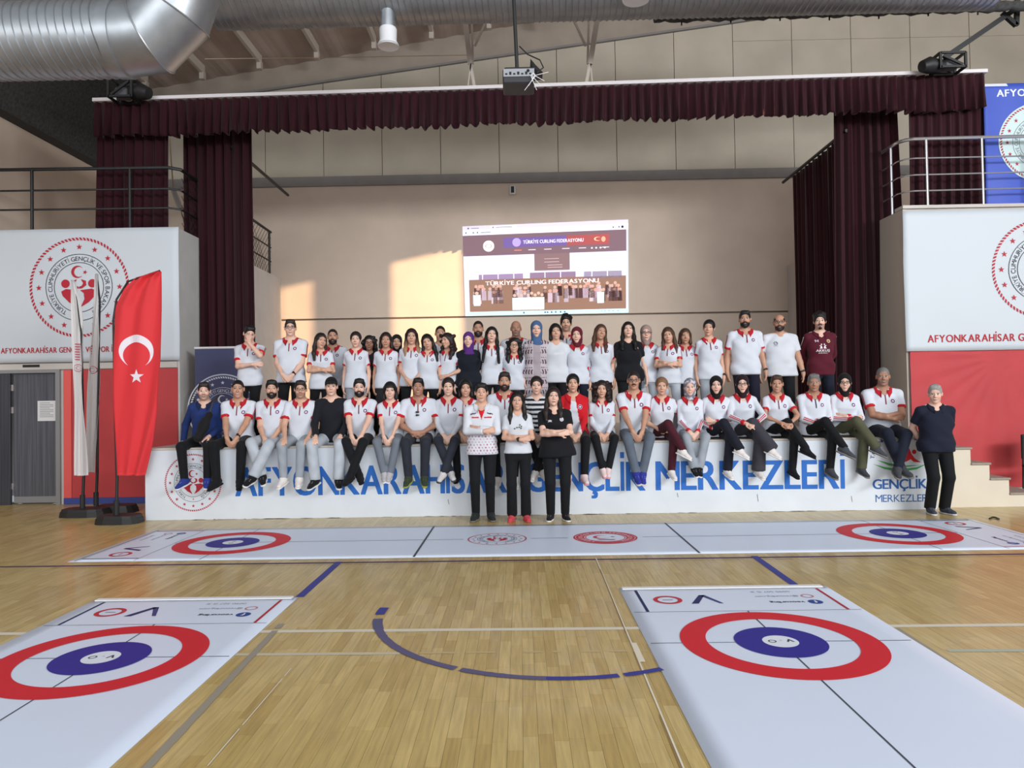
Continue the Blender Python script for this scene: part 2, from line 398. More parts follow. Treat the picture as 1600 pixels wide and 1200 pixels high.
# end wall of the hall
J0 = at(597, 240, BACK_Y)[0]; JW = at(966, 240, BACK_Y)[0]-at(874, 240, BACK_Y)[0]
BZ0, BZ1 = at(800, 286, BACK_Y)[2], at(800, 271, BACK_Y)[2]
GRV = at(800, 494, BACK_Y)[2]
wb = MB().box(SIDE_X-.2, 14, BACK_Y+.10, BACK_Y+.4, 0, 12).build('wall_back', M_GABLE, kind='structure')
for xa, xb, za, zb, nm in ((SIDE_X, 14, 0, GRV-.02, 'plaster_panel'), (SIDE_X, 14, GRV+.02, BZ0+.02, 'plaster_panel')):
    MB().box(xa, xb, BACK_Y, BACK_Y+.12, za, zb, .006).build(nm, M_WALLP, wb)
MB().box(SIDE_X, 14, BACK_Y-.05, BACK_Y+.12, BZ0, BZ1, .004).build('ring_beam', M_BEAM, wb)
ztop = lambda x: 8.77+.125*(x+6.0)
k = -6
while J0+k*JW < 14:
    xa, xb = max(J0+k*JW+.007, SIDE_X), min(J0+(k+1)*JW-.007, 14)
    if xb > SIDE_X:
        zh = at(1280, 62, BACK_Y)[2]
        cuts = [BZ1+.006, None] if xa < 4.6 else [BZ1+.006, zh, None]
        for q in range(len(cuts)-1):
            z0 = cuts[q]+(.006 if q else 0)
            za, zb = (ztop(xa), ztop(xb)) if cuts[q+1] is None else (cuts[q+1], cuts[q+1])
            MB().prism([(xa, z0), (xb, z0), (xb, zb), (xa, za)], BACK_Y, BACK_Y+.12).build('wall_panel', M_PANEL, wb)
    k += 1
MB().bar((SIDE_X, BACK_Y-.01, ztop(SIDE_X)+.03), (14, BACK_Y-.01, ztop(14)+.03), .1, .05).build('sloped_trim', M_BEAM, wb)
# side wall on the left and the roof
wl_ = MB().box(SIDE_X-.25, SIDE_X, 2, BACK_Y+.3, 0, 6.9).build('wall_left', M_WALLP, kind='structure')
MB().box(SIDE_X-.05, SIDE_X+.06, 2, BACK_Y, 6.84, 6.96).build('eave_beam', mat('dark_steel', (46, 42, 40), .6), wl_)
def sun_window(px_, pz):      # where the sun ray to a point of the end wall crosses the right wall
    t = (SUN_SRC[0]-14)/(SUN_SRC[0]-px_); return SUN_SRC[1]+t*(BACK_Y-SUN_SRC[1]), SUN_SRC[2]+t*(pz-SUN_SRC[2])
wy = [sun_window(at(x, 450, BACK_Y)[0], 3)[0] for x in (425, 487, 600, 722)]; wz0, wz1 = sun_window(-4, .9)[1], sun_window(-4, 4.55)[1]
wr = MB(); ys_ = [.5]+wy+[BACK_Y+.3]
for k in range(0, 6, 2): wr.box(14, 14.06, ys_[k], ys_[k+1], 0, 13)
for k in (1, 3): wr.box(14, 14.06, ys_[k], ys_[k+1], 0, wz0); wr.box(14, 14.06, ys_[k], ys_[k+1], wz1, 13)
wr.build('wall_right', M_WALLP, kind='structure')  # unseen wall, its two openings shaped to cut the beam into sun patches
zr = lambda x: 9.34+.155*(x+6.0)
roof = MB(); xs = np.arange(-8.7, 14.2, .125); pts = []
for i, x in enumerate(xs): pts.append((x, zr(x)+(.02 if (i//2) % 2 else 0)))
n = len(pts); roof.add([(x, 8, z) for x, z in pts]+[(x, BACK_Y+.4, z) for x, z in pts]+[(x, 8, z+.06) for x, z in pts]+[(x, BACK_Y+.4, z+.06) for x, z in pts],
    [(i, i+1, i+1+n, i+n) for i in range(n-1)]+[(i+2*n, i+3*n, i+1+3*n, i+1+2*n) for i in range(n-1)])
ceil = roof.build('ceiling', M_ROOF, kind='structure')
hn = MB(); hp_ = [(-9.35, 6.95), (-8.98, 8.2), (-8.62, 9.0)]
for (xa, za), (xb, zb) in zip(hp_[:-1], hp_[1:]): hn.add([(xa, 8, za), (xb, 8, zb), (xb, BACK_Y, zb), (xa, BACK_Y, za), (xa-.05, 8, za), (xb-.05, 8, zb), (xb-.05, BACK_Y, zb), (xa-.05, BACK_Y, za)], [(0, 1, 2, 3), (7, 6, 5, 4), (0, 4, 5, 1), (3, 2, 6, 7)])
hn.build('eave_netting', M_NET, ceil)
for k in range(17):
    x = -8.3+1.29*k; z = zr(x)
    m_ = MB().box(x-.035, x+.035, 8, BACK_Y-.55, z-.2, z-.01); m_.box(x-.05, x+.05, BACK_Y-.66, BACK_Y-.54, z-.34, z-.16)
    m_.build('purlin', M_STEEL, ceil)
for y in (9.2, 13.4): MB().bar((-8.7, y, zr(-8.7)-.3), (11, y, zr(11)-.3), .12, .2).build('rafter', M_STEEL, ceil)

# the two blocks that flank the stage, with the galleries on top
DX0, DX1, DZ = at(-60, 700, WALL_Y)[0], at(96, 700, WALL_Y)[0], at(60, 577, WALL_Y)[2]
wf = MB(); wf.box(DX1, BLK_L, WALL_Y, BACK_Y, 0, GAL_Z); wf.box(SIDE_X, DX1, WALL_Y, BACK_Y, DZ, GAL_Z); wf.box(SIDE_X, DX0, WALL_Y, BACK_Y, 0, DZ)
wfl = wf.build('wall_front_left', M_LIGHTW, kind='structure')
MB().box(BLK_L-.02, BLK_L+.012, WALL_Y-.01, BACK_Y-.4, 0, GAL_Z).build('side_cladding', M_GREYW, wfl)
RX0 = at(101, 700, WALL_Y)[0]; RZ1 = at(180, 577, WALL_Y)[2]
xm = at(114, 700, WALL_Y)[0]
MB().box(xm, BLK_L-.02, WALL_Y-.03, WALL_Y+.01, .1, RZ1, .004).build('red_panel', M_RED, wfl)
MB().box(RX0, xm-.008, WALL_Y-.03, WALL_Y+.01, .1, RZ1, .004).build('red_panel', mat('light_red_paint', (226, 92, 88), .7), wfl)
MB().box(RX0, BLK_L-.02, WALL_Y-.035, WALL_Y+.01, 0, .1, .004).build('baseboard', mat('blue_paint', (52, 70, 140), .6), wfl)
MB().box(SIDE_X+.05, BLK_L-.02, WALL_Y-.045, WALL_Y+.01, RZ1+.01, RZ1+.11, .006).build('cornice_strip', M_LIGHTW, wfl)
a = at(35, 572, WALL_Y-.06); MB().box(a[0], a[0]+.27, WALL_Y-.06, WALL_Y-.04, a[2]-.02, a[2]+.02, .004).build('black_slot', M_BLACKP, wfl)
GRZ = at(1412, 327, WALL_Y)[2]
wfr = MB().box(BLK_R, 14, WALL_Y, BACK_Y, 0, GRZ).build('wall_front_right', M_LIGHTW, kind='structure')
MB().box(BLK_R-.012, BLK_R+.02, WALL_Y-.01, BACK_Y-.4, 0, GRZ).build('side_cladding', mat('taupe_paint', (196, 184, 172), .8), wfr)
MB().box(BLK_R-.03, 14, WALL_Y-.05, WALL_Y+.2, GRZ-.0, GRZ+.05).build('gallery_edge', M_LIGHTW, wfr)

# double door in grey wood on the left
dr = bpy.data.objects.new('door_1', None); COL.objects.link(dr); dr['kind'] = 'structure'; dr.location = ((DX0+DX1)/2, WALL_Y, 0)
def dpart(mb, name, m, parent=dr): 
    o = mb.build(name, m, parent); o.matrix_parent_inverse = Matrix.Translation(-Vector(parent.location) if parent is dr else (0, 0, 0)); return o
fx = DX1
m_ = MB().box(fx-.07, fx, WALL_Y-.04, WALL_Y+.12, 0, DZ); m_.box(DX0, fx-.07, WALL_Y-.04, WALL_Y+.12, DZ-.06, DZ); dpart(m_, 'door_frame', M_ALU)
L0, L1 = at(20, 700, WALL_Y)[0], fx-.075
l1 = dpart(MB().box(L0, L1, WALL_Y+.02, WALL_Y+.07, .02, DZ-.065, .004), 'door_leaf', M_DOORW)
l2 = dpart(MB().box(DX0+.02, L0-.03, WALL_Y-.02, WALL_Y+.03, .0, DZ-.02, .004), 'door_leaf', mat('dark_door_wood', (58, 60, 68), .5, noise=(14, .3, (3, 3, .06))))
def sub(mb, name, m, parent): return mb.build(name, m, parent)
sub(MB().box(L0+.01, L1-.01, WALL_Y+.008, WALL_Y+.02, .03, .13), 'kick_plate', M_ALU, l1)
for zz in (.75, 1.25, 1.62):
    z_ = at(19, {.75: 760, 1.25: 641, 1.62: 606}[zz], WALL_Y)[2]; sub(MB().box(L0-.025, L0+.012, WALL_Y+.0, WALL_Y+.02, z_-.05, z_+.05), 'hinge', M_CHROME, l1)
a, b = at(58, 658, WALL_Y), at(86, 626, WALL_Y)
nt = thing('paper_notice', 'white printed paper notice taped to the grey door', 'notice', ((a[0]+b[0])/2, WALL_Y+.012, a[2]))
w2 = (b[0]-a[0])/2; MB().box(-w2, w2, 0, .006, 0, b[2]-a[2]).build('sheet', M_WHITE, nt)
F = Flat()
for k in range(9): F.rect(-w2*.75, (b[2]-a[2])*(.88-.085*k), w2*(.75 if k % 3 else .4), (b[2]-a[2])*(.885-.085*k)+.006, (120, 120, 128))
F.build('lettering', nt, lambda u, v, h: (u, -h, v))

# ------------------------------------------------------------------ the stage
def wall_frame(Y): return lambda u, v, h: (u, Y-h, v)
stg = thing('stage', 'white painted stage platform with large blue lettering on its front', 'stage', (0, 0, 0))
MB().box(STAGE_L+.01, STAGE_R, STAGE_Y+.02, BACK_Y-.01, 0, STAGE_Z-.03).build('platform', M_STAGEW, stg)
MB().box(STAGE_L, STAGE_R+.0, STAGE_Y, STAGE_Y+.03, 0, STAGE_Z-.025, .004).build('front_panel', M_STAGEW, stg)
MB().box(STAGE_L-.01, STAGE_R, STAGE_Y-.012, BACK_Y-.01, STAGE_Z-.028, STAGE_Z, .006).build('deck', mat('stage_deck', (196, 186, 176), .6, noise=(3, .06)), stg)
# dirt line and chips along the foot
F = Flat()
for k in range(46):
    x = rnd.uniform(STAGE_L+.2, STAGE_R-.4); w_ = rnd.uniform(.03, .3); F.poly([(x, .001), (x+w_, .001), (x+w_*.8, .004+rnd.random()*.003), (x+w_*.3, .006+rnd.random()*.005)], rnd.choice([(120, 114, 110), (140, 134, 128), (160, 156, 152)]))
for (u, v, l) in ((1183, 772, .1), (1330, 775, .08), (1058, 770, .06), (700, 780, .07)):
    a = at(u, v, STAGE_Y); F.line(a[0], a[2], a[0]+.012, a[2]-l, .008, (120, 116, 112))
F.build('scuff_marks', stg, wall_frame(STAGE_Y), kind='stuff')
LB = (40, 104, 188)
def stage_word(t, xa, ya, xb, yb, cap, col=LB, bold=1):
    a, b = at(xa, ya, STAGE_Y), at(xb, yb, STAGE_Y); F = Flat()
    F.text(t, 0, 0, cap/.70, col, bold, 0, width=math.hypot(b[0]-a[0], b[2]-a[2]), gap=.05)
    F.build('lettering', stg, quad_frame((a[0], STAGE_Y, a[2]), (b[0], STAGE_Y, b[2]), (a[0], STAGE_Y, a[2]+1)))
cap = 45*STAGE_Y/FPX
stage_word('AFYONKARAHİSAR', 369, 775, 793, 769, cap); stage_word('GENÇLİK', 823, 768, 1009, 766, cap); stage_word('MERKEZLERİ', 1026, 765.5, 1322, 763, cap)
stage_word('GENÇLİK', 1364, 764, 1449, 763, 15*STAGE_Y/FPX, (44, 92, 160)); stage_word('MERKEZLERİ', 1368, 784.5, 1452, 783.5, 11.5*STAGE_Y/FPX, (44, 92, 160), 0)
EM_RED = emblem((176, 40, 56), (70, 60, 74))
def put_emblem(name, e, x, y, rpx, Y, parent, off=.002):
    a = at(x, y, Y); build_emblem(e, a[0], a[2], rpx*Y/FPX, parent, wall_frame(Y), off)
put_emblem('emblem', EM_RED, 302, 754, 45, STAGE_Y, stg)
# youth-centre mark: arc text, figure with a head, green swoosh
F = Flat(); F.arc('T.C. GENÇLİK VE SPOR BAKANLIĞI', 0, 0, 1.0, .21, (60, 70, 110), math.pi/2, math.radians(165), 1)
F.disc(.52, .38, .085, (206, 40, 48), 1, 16)
F.poly([(.34, .52), (.42, .30), (.55, .12), (.78, -.02), (.5, .0), (.38, .10), (.22, .02), (.0, -.06), (.2, .14)], (206, 40, 48), 1)
F.poly([(.34, .52), (.26, .30), (.1, .10), (-.12, -.05), (.06, .22), (.2, .45)], (52, 90, 170), 1)
for sx in (0, 1):
    F.poly([(-1.05, -.05), (-.6, -.26), (0, -.36), (.6, -.28), (1.05, -.05), (.6, -.2), (0, -.27), (-.6, -.18)] if not sx else [(-.9, .10), (-.45, -.12), (.1, -.20), (.8, -.12), (.2, -.13), (-.4, -.04)], (74, 160, 84), 1)
a = at(1407, 722, STAGE_Y); G = Flat(); G.merge(F, a[0], a[2], 41*STAGE_Y/FPX); G.build('youth_centre_mark', stg, wall_frame(STAGE_Y))
# steps down on the right
st = thing('stage_steps', 'beige painted flight of steps down from the right end of the stage', 'steps', (STAGE_R, 0, 0))
ex = [at(x, 700, 9.92)[0] for x in (1452, 1516, 1545, 1575, 1625)]; tz = [at(1503, 699, 9.92)[2], at(1530, 723, 9.92)[2], at(1560, 746.5, 9.92)[2], at(1590, 769.5, 9.92)[2]]
for k in range(4):
    x0 = max(ex[k], STAGE_R)
    MB().box(x0-STAGE_R, ex[k+1]-STAGE_R, 9.92, 11.40, 0, tz[k]-.03).build('riser_block', M_BEIGE, st)
    MB().box(x0-STAGE_R, ex[k+1]-STAGE_R+.02, 9.90, 11.41, tz[k]-.03, tz[k], .006).build('tread', M_TREAD, st)

# ------------------------------------------------------------------ curtains
def pleats(name, P, parent=None, nx=220, nz=14, amp=.07, lam=.2, seed=1, ragged=0.0, label=None, gather=0.0, cat=None):
    """P(u) -> (top point, bottom point) for u in 0..1; the folds stand out towards -y or along the run"""
    rg = random.Random(seed); ph = [rg.uniform(0, 6.28) for _ in range(8)]
    tops = [np.array(P(i/nx)[0]) for i in range(nx+1)]; bots = [np.array(P(i/nx)[1]) for i in range(nx+1)]
    run = np.cumsum([0]+[np.linalg.norm(tops[i+1]-tops[i]) for i in range(nx)])
    d = tops[-1]-tops[0]; d[2] = 0; d /= np.linalg.norm(d); nrm = np.array([d[1], -d[0], 0])
    vs = []
    for side in (0, 1):
        for i in range(nx+1):
            s_ = run[i]; rag = ragged*(math.sin(s_/lam*6.28*.9+ph[5])*.5+math.sin(s_*3.1+ph[6])*.5+.35*math.sin(s_*23+ph[7]))
            for j in range(nz+1):
                t = j/nz; p = tops[i]*(1-t)+bots[i]*t
                w1 = math.sin(6.28*s_/lam+ph[0]+.9*math.sin(s_*1.7+ph[1])+t*1.2*math.sin(s_*2.3+ph[2])); w2 = math.sin(6.28*s_/(lam*.43)+ph[3]+t*math.sin(s_*5+ph[4]))
                off = (amp*w1+amp*.35*w2)*(gather+(1-gather)*(.35+.65*t))
                p = p+nrm*(off-(.018 if side else 0))+d*(amp*.45*math.cos(6.28*s_/lam+ph[0])*t)*.6
                if j == nz: p = p+np.array([0, 0, rag])
                vs.append(p)
    N = (nx+1)*(nz+1); fs = []
    for i in range(nx):
        for j in range(nz):
            a = i*(nz+1)+j; q = (a, a+nz+1, a+nz+2, a+1); fs.append(q); fs.append(tuple(v+N for v in q[::-1]))
        for j in (0, nz):
            a = i*(nz+1)+j; fs.append((a, a+N, a+nz+1+N, a+nz+1))
    for i in (0, nx):
        for j in range(nz):
            a = i*(nz+1)+j; fs.append((a, a+1, a+1+N, a+N))
    me = mesh_from(name, vs, np.array(fs, np.int32), None, True, M_VELVET)
    bm = bmesh.new(); bm.from_mesh(me); bmesh.ops.recalc_face_normals(bm, faces=bm.faces[:]); bm.to_mesh(me); bm.free()
    if label: return thing(name, label, cat or 'curtain', me=me)
    return link(name, me, parent)
VY = 11.78
VL, VR = at(152, 162, VY), at(1535, 117, VY)
val = thing('valance', 'pleated burgundy velvet valance across the top of the stage opening', 'valance', (0, 0, 0))
VN = VY+.0
pleats('cloth', lambda u: ((VL[0]+(VR[0]-VL[0])*u, VN-.06, VL[2]+(VR[2]-VL[2])*u), (VL[0]+(VR[0]-VL[0])*u, VN-.06, VL[2]+(VR[2]-VL[2])*u-.585)), val, 900, 12, .062, .155, 3, .034)
MB().bar((VL[0]-.02, VN-.06, VL[2]+.025), (VR[0]+.02, VN-.06, VR[2]+.025), .10, .055).build('white_rail', mat('white_rail_paint', (226, 220, 222), .5), val)
def drop(x0, x1, ytop, ybot, Y, xb0=None, xb1=None):
    a, b = at(x0, ytop, Y), at(x1, ytop, Y); c = at(xb0 or x0, ybot, Y); d = at(xb1 or x1, ybot, Y)
    return lambda u: ((a[0]+(b[0]-a[0])*u, Y, a[2]+(b[2]-a[2])*u), (c[0]+(d[0]-c[0])*u, Y, c[2]+(d[2]-c[2])*u))
pleats('side_drape', drop(153, 263, 168, 357, VY+.12), None, 90, 12, .05, .17, 11, label='short burgundy drape at the left end of the valance, above the white banner')
pleats('side_drape', drop(1419, 1538, 122, 324, VY+.12, 1421, 1540), None, 90, 12, .05, .17, 12, label='short burgundy drape at the right end of the valance, beside the blue banner')
def floor_drop(x0, x1, ytop, Y, xb0, xb1):
    a, b = at(x0, ytop, Y), at(x1, ytop, Y); c, d = at(xb0, 600, Y), at(xb1, 600, Y)
    return lambda u: ((a[0]+(b[0]-a[0])*u, Y, a[2]), (c[0]+(d[0]-c[0])*u, Y, STAGE_Z+.02))
pleats('stage_curtain', floor_drop(286, 394, 190, 12.25, 292, 402), None, 110, 24, .07, .16, 5, label='long burgundy stage curtain hanging behind the dark blue roll-up banner', gather=.4)
pleats('stage_curtain', floor_drop(1304, 1400, 165, 12.25, 1306, 1420), None, 110, 24, .07, .16, 6, label='long burgundy stage curtain behind the man in the maroon jersey', gather=.4)
RA = at(1225, 285, 15.2); RBx = RA[0]-.02
# side rails that run back from the opening, one with a curtain
r1 = MB().tube([(RBx, 15.2, RA[2]), (RBx, 12.24, RA[2])], .03).build('curtain_rail', M_BLACK); r1['label'] = 'black curtain rail above the dark curtain on the right of the stage'; r1['category'] = 'curtain rail'
LA = at(450, 305, 15.2)
r2 = MB().tube([(LA[0], 15.2, LA[2]), (LA[0], 12.24, LA[2])], .03).build('curtain_rail', M_BLACK); r2['label'] = 'bare black curtain rail on the left of the stage'; r2['category'] = 'curtain rail'
SY = 14.6
pleats('side_curtain', lambda u: ((RBx+.03, 12.5+(SY-12.5)*u, RA[2]-.05), (RBx+.03+.03*u, 12.5+(SY-12.5)*u, STAGE_Z+.02)), None, 110, 20, .06, .2, 9, label='dark burgundy side curtain hanging from the rail on the right of the stage', gather=.5)
# ------------------------------------------------------------------ people: one continuous skin surface grown from a signed distance field
def V(*a): return np.array(a, F32)
class Field:
    def __init__(s): s.p = []
    def add(s, fn, lo, hi, k=0.02, op='u'): s.p.append((fn, None if lo is None else np.array(lo, F32), None if hi is None else np.array(hi, F32), k, op)); return s
    def cone(s, a, b, ra, rb, k=0.02, op='u', cut=None):
        a = np.asarray(a, F32); b = np.asarray(b, F32); d = b-a; L = float(d@d)+1e-9
        def fn(x, y, z):
            t = np.clip(((x-a[0])*d[0]+(y-a[1])*d[1]+(z-a[2])*d[2])/L, 0, 1)
            r = np.sqrt((x-a[0]-t*d[0])**2+(y-a[1]-t*d[1])**2+(z-a[2]-t*d[2])**2)-(ra+t*(rb-ra))
            if cut is not None:
                for c, n in cut: r = np.maximum(r, (x-c[0])*n[0]+(y-c[1])*n[1]+(z-c[2])*n[2])
            return r
        m = max(ra, rb)
        return s.add(fn, np.minimum(a, b)-m, np.maximum(a, b)+m, k, op)
    def ell(s, c, r, R=None, k=0.02, op='u', cut=None):
        c = np.asarray(c, F32); r = np.asarray(r, F32); m = float(r.max())
        Q = np.eye(3, dtype=F32) if R is None else np.asarray(R, F32).T
        def fn(x, y, z):
            x, y, z = x-c[0], y-c[1], z-c[2]
            if R is None: q = (x, y, z)
            else: q = tuple(Q[i, 0]*x+Q[i, 1]*y+Q[i, 2]*z for i in range(3))
            k0 = np.sqrt((q[0]/r[0])**2+(q[1]/r[1])**2+(q[2]/r[2])**2)
            k1 = np.sqrt((q[0]/r[0]**2)**2+(q[1]/r[1]**2)**2+(q[2]/r[2]**2)**2)+1e-6
            d = k0*(k0-1)/k1
            if cut is not None:
                for cc, n in cut: d = np.maximum(d, (x+c[0]-cc[0])*n[0]+(y+c[1]-cc[1])*n[1]+(z+c[2]-cc[2])*n[2])
            return d
        e = r if R is None else np.array([m]*3)
        return s.add(fn, c-e, c+e, k, op)
    def torso(s, T, lev, infl=0.0, k=0.03, wr=None, zlo=None, zhi=None):
        o, R = T; Q = R.T.astype(F32); L = np.array(lev, F32); zs = L[:, 0]
        z0 = float(zs[0]) if zlo is None else zlo; z1 = float(zs[-1]) if zhi is None else zhi
        def fn(x, y, z):
            x, y, z = x-o[0], y-o[1], z-o[2]
            X, Y, Z = (Q[i, 0]*x+Q[i, 1]*y+Q[i, 2]*z for i in range(3))
            a = np.interp(Z, zs, L[:, 1]).astype(F32)+infl; b = np.interp(Z, zs, L[:, 2]).astype(F32)+infl; c = np.interp(Z, zs, L[:, 3]).astype(F32)
            d = (((np.abs(X)/a)**2.35+(np.abs(Y-c)/b)**2.35)**(1/2.35)-1)*np.minimum(a, b)
            if wr: d = d+wr[0]*np.sin(21*Z+9*X+wr[1])*np.sin(11*X-6*Z+wr[1]*2)+0.55*wr[0]*np.sin(38*(.8*Z+.7*X*np.sign(wr[1]-3))+wr[1])+.5*wr[0]*np.sin(55*Z+14*np.abs(X)+2*wr[1])*np.clip(1-np.abs(Z-.08)*7,0,1)
            return np.maximum(np.maximum(d, Z-z1), z0-Z)
        m = float(max(L[:, 1].max(), 0.2))+infl
        pts = np.array([o+R@np.array([sx*m, sy*m*.8, zz]) for sx in (-1, 1) for sy in (-1, 1) for zz in (z0, z1)])
        return s.add(fn, pts.min(0), pts.max(0), k)
    def plane(s, c, n):
        c = np.asarray(c, F32); n = np.asarray(n, F32)
        return s.add(lambda x, y, z: (x-c[0])*n[0]+(y-c[1])*n[1]+(z-c[2])*n[2], None, None, 0, 'i')
    def _mix(s, A, d, k, op):
        if op == 'i': return np.maximum(A, d)
        if op == 's':
            h = np.clip(.5-.5*(A+d)/max(k, 1e-4), 0, 1); return A*(1-h)-d*h+k*h*(1-h)
        h = np.clip(.5+.5*(A-d)/max(k, 1e-4), 0, 1); return A*(1-h)+d*h-k*h*(1-h)
    def bounds(s):
        lo = np.min([p[1] for p in s.p if p[4] == 'u'], 0); hi = np.max([p[2] for p in s.p if p[4] == 'u'], 0); return lo, hi
    def grid(s, ax):
        D = np.full([len(a) for a in ax], 0.3, F32)
        for fn, lo, hi, k, op in s.p:
            if lo is None: D[...] = s._mix(D, fn(ax[0][:, None, None], ax[1][None, :, None], ax[2][None, None, :]).astype(F32), k, op); continue
            m = k+0.03; sl = []
            for i in range(3):
                a = np.searchsorted(ax[i], lo[i]-m); b = np.searchsorted(ax[i], hi[i]+m); sl.append(slice(int(a), int(b)))
            sl = tuple(sl); sub = D[sl]
            if sub.size == 0: continue
            D[sl] = s._mix(sub, fn(ax[0][sl[0]][:, None, None], ax[1][sl[1]][None, :, None], ax[2][sl[2]][None, None, :]).astype(F32), k, op)
        return D
    def val(s, P):
        x, y, z = P[:, 0], P[:, 1], P[:, 2]; D = np.full(len(P), 0.3, F32)
        for fn, lo, hi, k, op in s.p: D = s._mix(D, fn(x, y, z), k, op)
        return D
def axis(lo, hi, coarse, fine=None, rng=()):
    v = [lo]
    while v[-1] < hi:
        st = coarse
        for a, b in rng:
            if a-coarse*.6 <= v[-1] <= b: st = fine; break
        v.append(v[-1]+st)
    return np.array(v, F32)
def surface(F, ax):
    D = F.grid(ax); I = D < 0
    n = D.shape
    c = [slice(0, -1), slice(1, None)]
    cnt = np.zeros([m-1 for m in n], np.int8)
    for i in (0, 1):
        for j in (0, 1):
            for k in (0, 1): cnt += I[c[i], c[j], c[k]]
    act = (cnt > 0) & (cnt < 8)
    ci = np.argwhere(act); N = len(ci)
    if N == 0: return np.zeros((0, 3), F32), np.zeros((0, 4), np.int32)
    idx = np.full(act.shape, -1, np.int32); idx[act] = np.arange(N)
    acc = np.zeros((N, 3), F32); w_ = np.zeros(N, F32)
    P = [np.stack([ax[q][ci[:, q]+o] for q in range(3)], 1) for o in (0, 1)]
    for q in range(3):
        a, b = [r for r in range(3) if r != q]
        for i in (0, 1):
            for j in (0, 1):
                k0 = ci.copy(); k0[:, a] += i; k0[:, b] += j; k1 = k0.copy(); k1[:, q] += 1
                d0 = D[k0[:, 0], k0[:, 1], k0[:, 2]]; d1 = D[k1[:, 0], k1[:, 1], k1[:, 2]]
                cr = (d0 < 0) != (d1 < 0); t = np.where(cr, d0/np.where(cr, d0-d1, 1), 0)
                p = np.empty((N, 3), F32); p[:, a] = P[i][:, a]; p[:, b] = P[j][:, b]; p[:, q] = P[0][:, q]+t*(P[1][:, q]-P[0][:, q])
                acc += p*cr[:, None]; w_ += cr
    vs = acc/w_[:, None]; qs = []
    for q in range(3):
        s0 = [slice(None)]*3; s1 = [slice(None)]*3; s0[q] = slice(0, -1); s1[q] = slice(1, None)
        a, b = [(1, 2), (2, 0), (0, 1)][q]
        e0 = I[tuple(s0)]; ch = np.argwhere(e0 != I[tuple(s1)])
        ch = ch[(ch[:, a] > 0) & (ch[:, b] > 0) & (ch[:, a] < n[a]-1) & (ch[:, b] < n[b]-1)]
        if len(ch) == 0: continue
        f = e0[ch[:, 0], ch[:, 1], ch[:, 2]]
        def g(da, db):
            k = ch.copy(); k[:, a] += da; k[:, b] += db; return idx[k[:, 0], k[:, 1], k[:, 2]]
        Q = np.stack([g(-1, -1), g(0, -1), g(0, 0), g(-1, 0)], 1); Q[~f] = Q[~f][:, ::-1]; qs.append(Q)
    return vs, np.concatenate(qs).astype(np.int32)
def field_mesh(name, F, step, col, material, fine=None, rng=((), (), ()), pad=0.02):
    lo, hi = F.bounds(); ax = [axis(lo[i]-pad, hi[i]+pad, step, fine or step, rng[i]) for i in range(3)]
    vs, qs = surface(F, ax)
    if len(vs) == 0: return None
    c = col(vs) if callable(col) else np.tile(np.array(lin(col), F32), (len(vs), 1))
    return mesh_from(name, vs, qs, c, True, material)
def rot(yaw=0, pitch=0, roll=0):
    """yaw turns towards +x, pitch nods down, roll tips the top towards +x (degrees); a body faces -y"""
    y, p, r = (math.radians(a) for a in (yaw, pitch, roll))
    Rz = np.array([[math.cos(y), -math.sin(y), 0], [math.sin(y), math.cos(y), 0], [0, 0, 1]])
    Rx = np.array([[1, 0, 0], [0, math.cos(p), -math.sin(p)], [0, math.sin(p), math.cos(p)]])
    Ry = np.array([[math.cos(r), 0, math.sin(r)], [0, 1, 0], [-math.sin(r), 0, math.cos(r)]])
    return Rz @ Ry @ Rx
def ik(a, c, l1, l2, pole):
    """middle joint of a two-bone limb from a to c that bends towards pole; also the reachable end"""
    d = c-a; L = np.linalg.norm(d)
    if L > (l1+l2)*.995: c = a+d/L*(l1+l2)*.995; d = c-a; L = np.linalg.norm(d)
    u = d/L; x = (l1*l1-l2*l2+L*L)/(2*L); h = math.sqrt(max(l1*l1-x*x, 0))
    p = np.asarray(pole, float); p = p-u*(p@u); p /= np.linalg.norm(p)
    return a+u*x+p*h, c
def unit(v): v = np.asarray(v, float); return v/np.linalg.norm(v)
def noise3(P, f, ph=0.0):
    x, y, z = P[:, 0]*f+ph, P[:, 1]*f+ph*1.7, P[:, 2]*f+ph*.6
    return (np.sin(x*1.1+np.sin(y*1.3))*np.sin(y*.9+np.sin(z*1.2))+np.sin(z*1.05+np.sin(x*1.4)))*.5
SKINS = dict(l=(220, 178, 158), m=(206, 160, 136), t=(188, 141, 116), d=(166, 121, 98))
TOPS = dict(   # base colour, long sleeves, collar, cuff, stripes
    polo=((206, 210, 219), False, (176, 28, 42), (190, 30, 42), 'thin'),
    polo_long=((206, 210, 219), True, (176, 28, 42), (190, 30, 42), 'thin'),
    track=((206, 210, 219), True, (176, 28, 42), (190, 30, 42), 'wide'),
    tee_white=((205, 208, 215), False, None, None, None), sweat_white=((205, 208, 214), True, None, None, None),
    tee_black=((20, 21, 26), False, None, None, None), sweater_black=((24, 25, 32), True, None, None, None),
    polo_black=((20, 20, 25), False, (20, 20, 25), None, None), polo_navy=((24, 28, 46), False, (24, 28, 46), None, None),
    jacket_blue=((30, 50, 104), True, (22, 34, 74), None, None), coat_black=((20, 25, 36), True, None, None, None),
    jersey=((84, 22, 38), True, (84, 22, 38), None, 'white'), jacket_red=((192, 24, 36), True, (192, 24, 36), None, None),
    striped=((208, 210, 214), True, None, None, None), cardigan=((186, 176, 182), True, None, None, None),
    team_jacket=((208, 210, 217), True, (208, 210, 217), None, None), dark=((40, 38, 44), True, None, None, None))
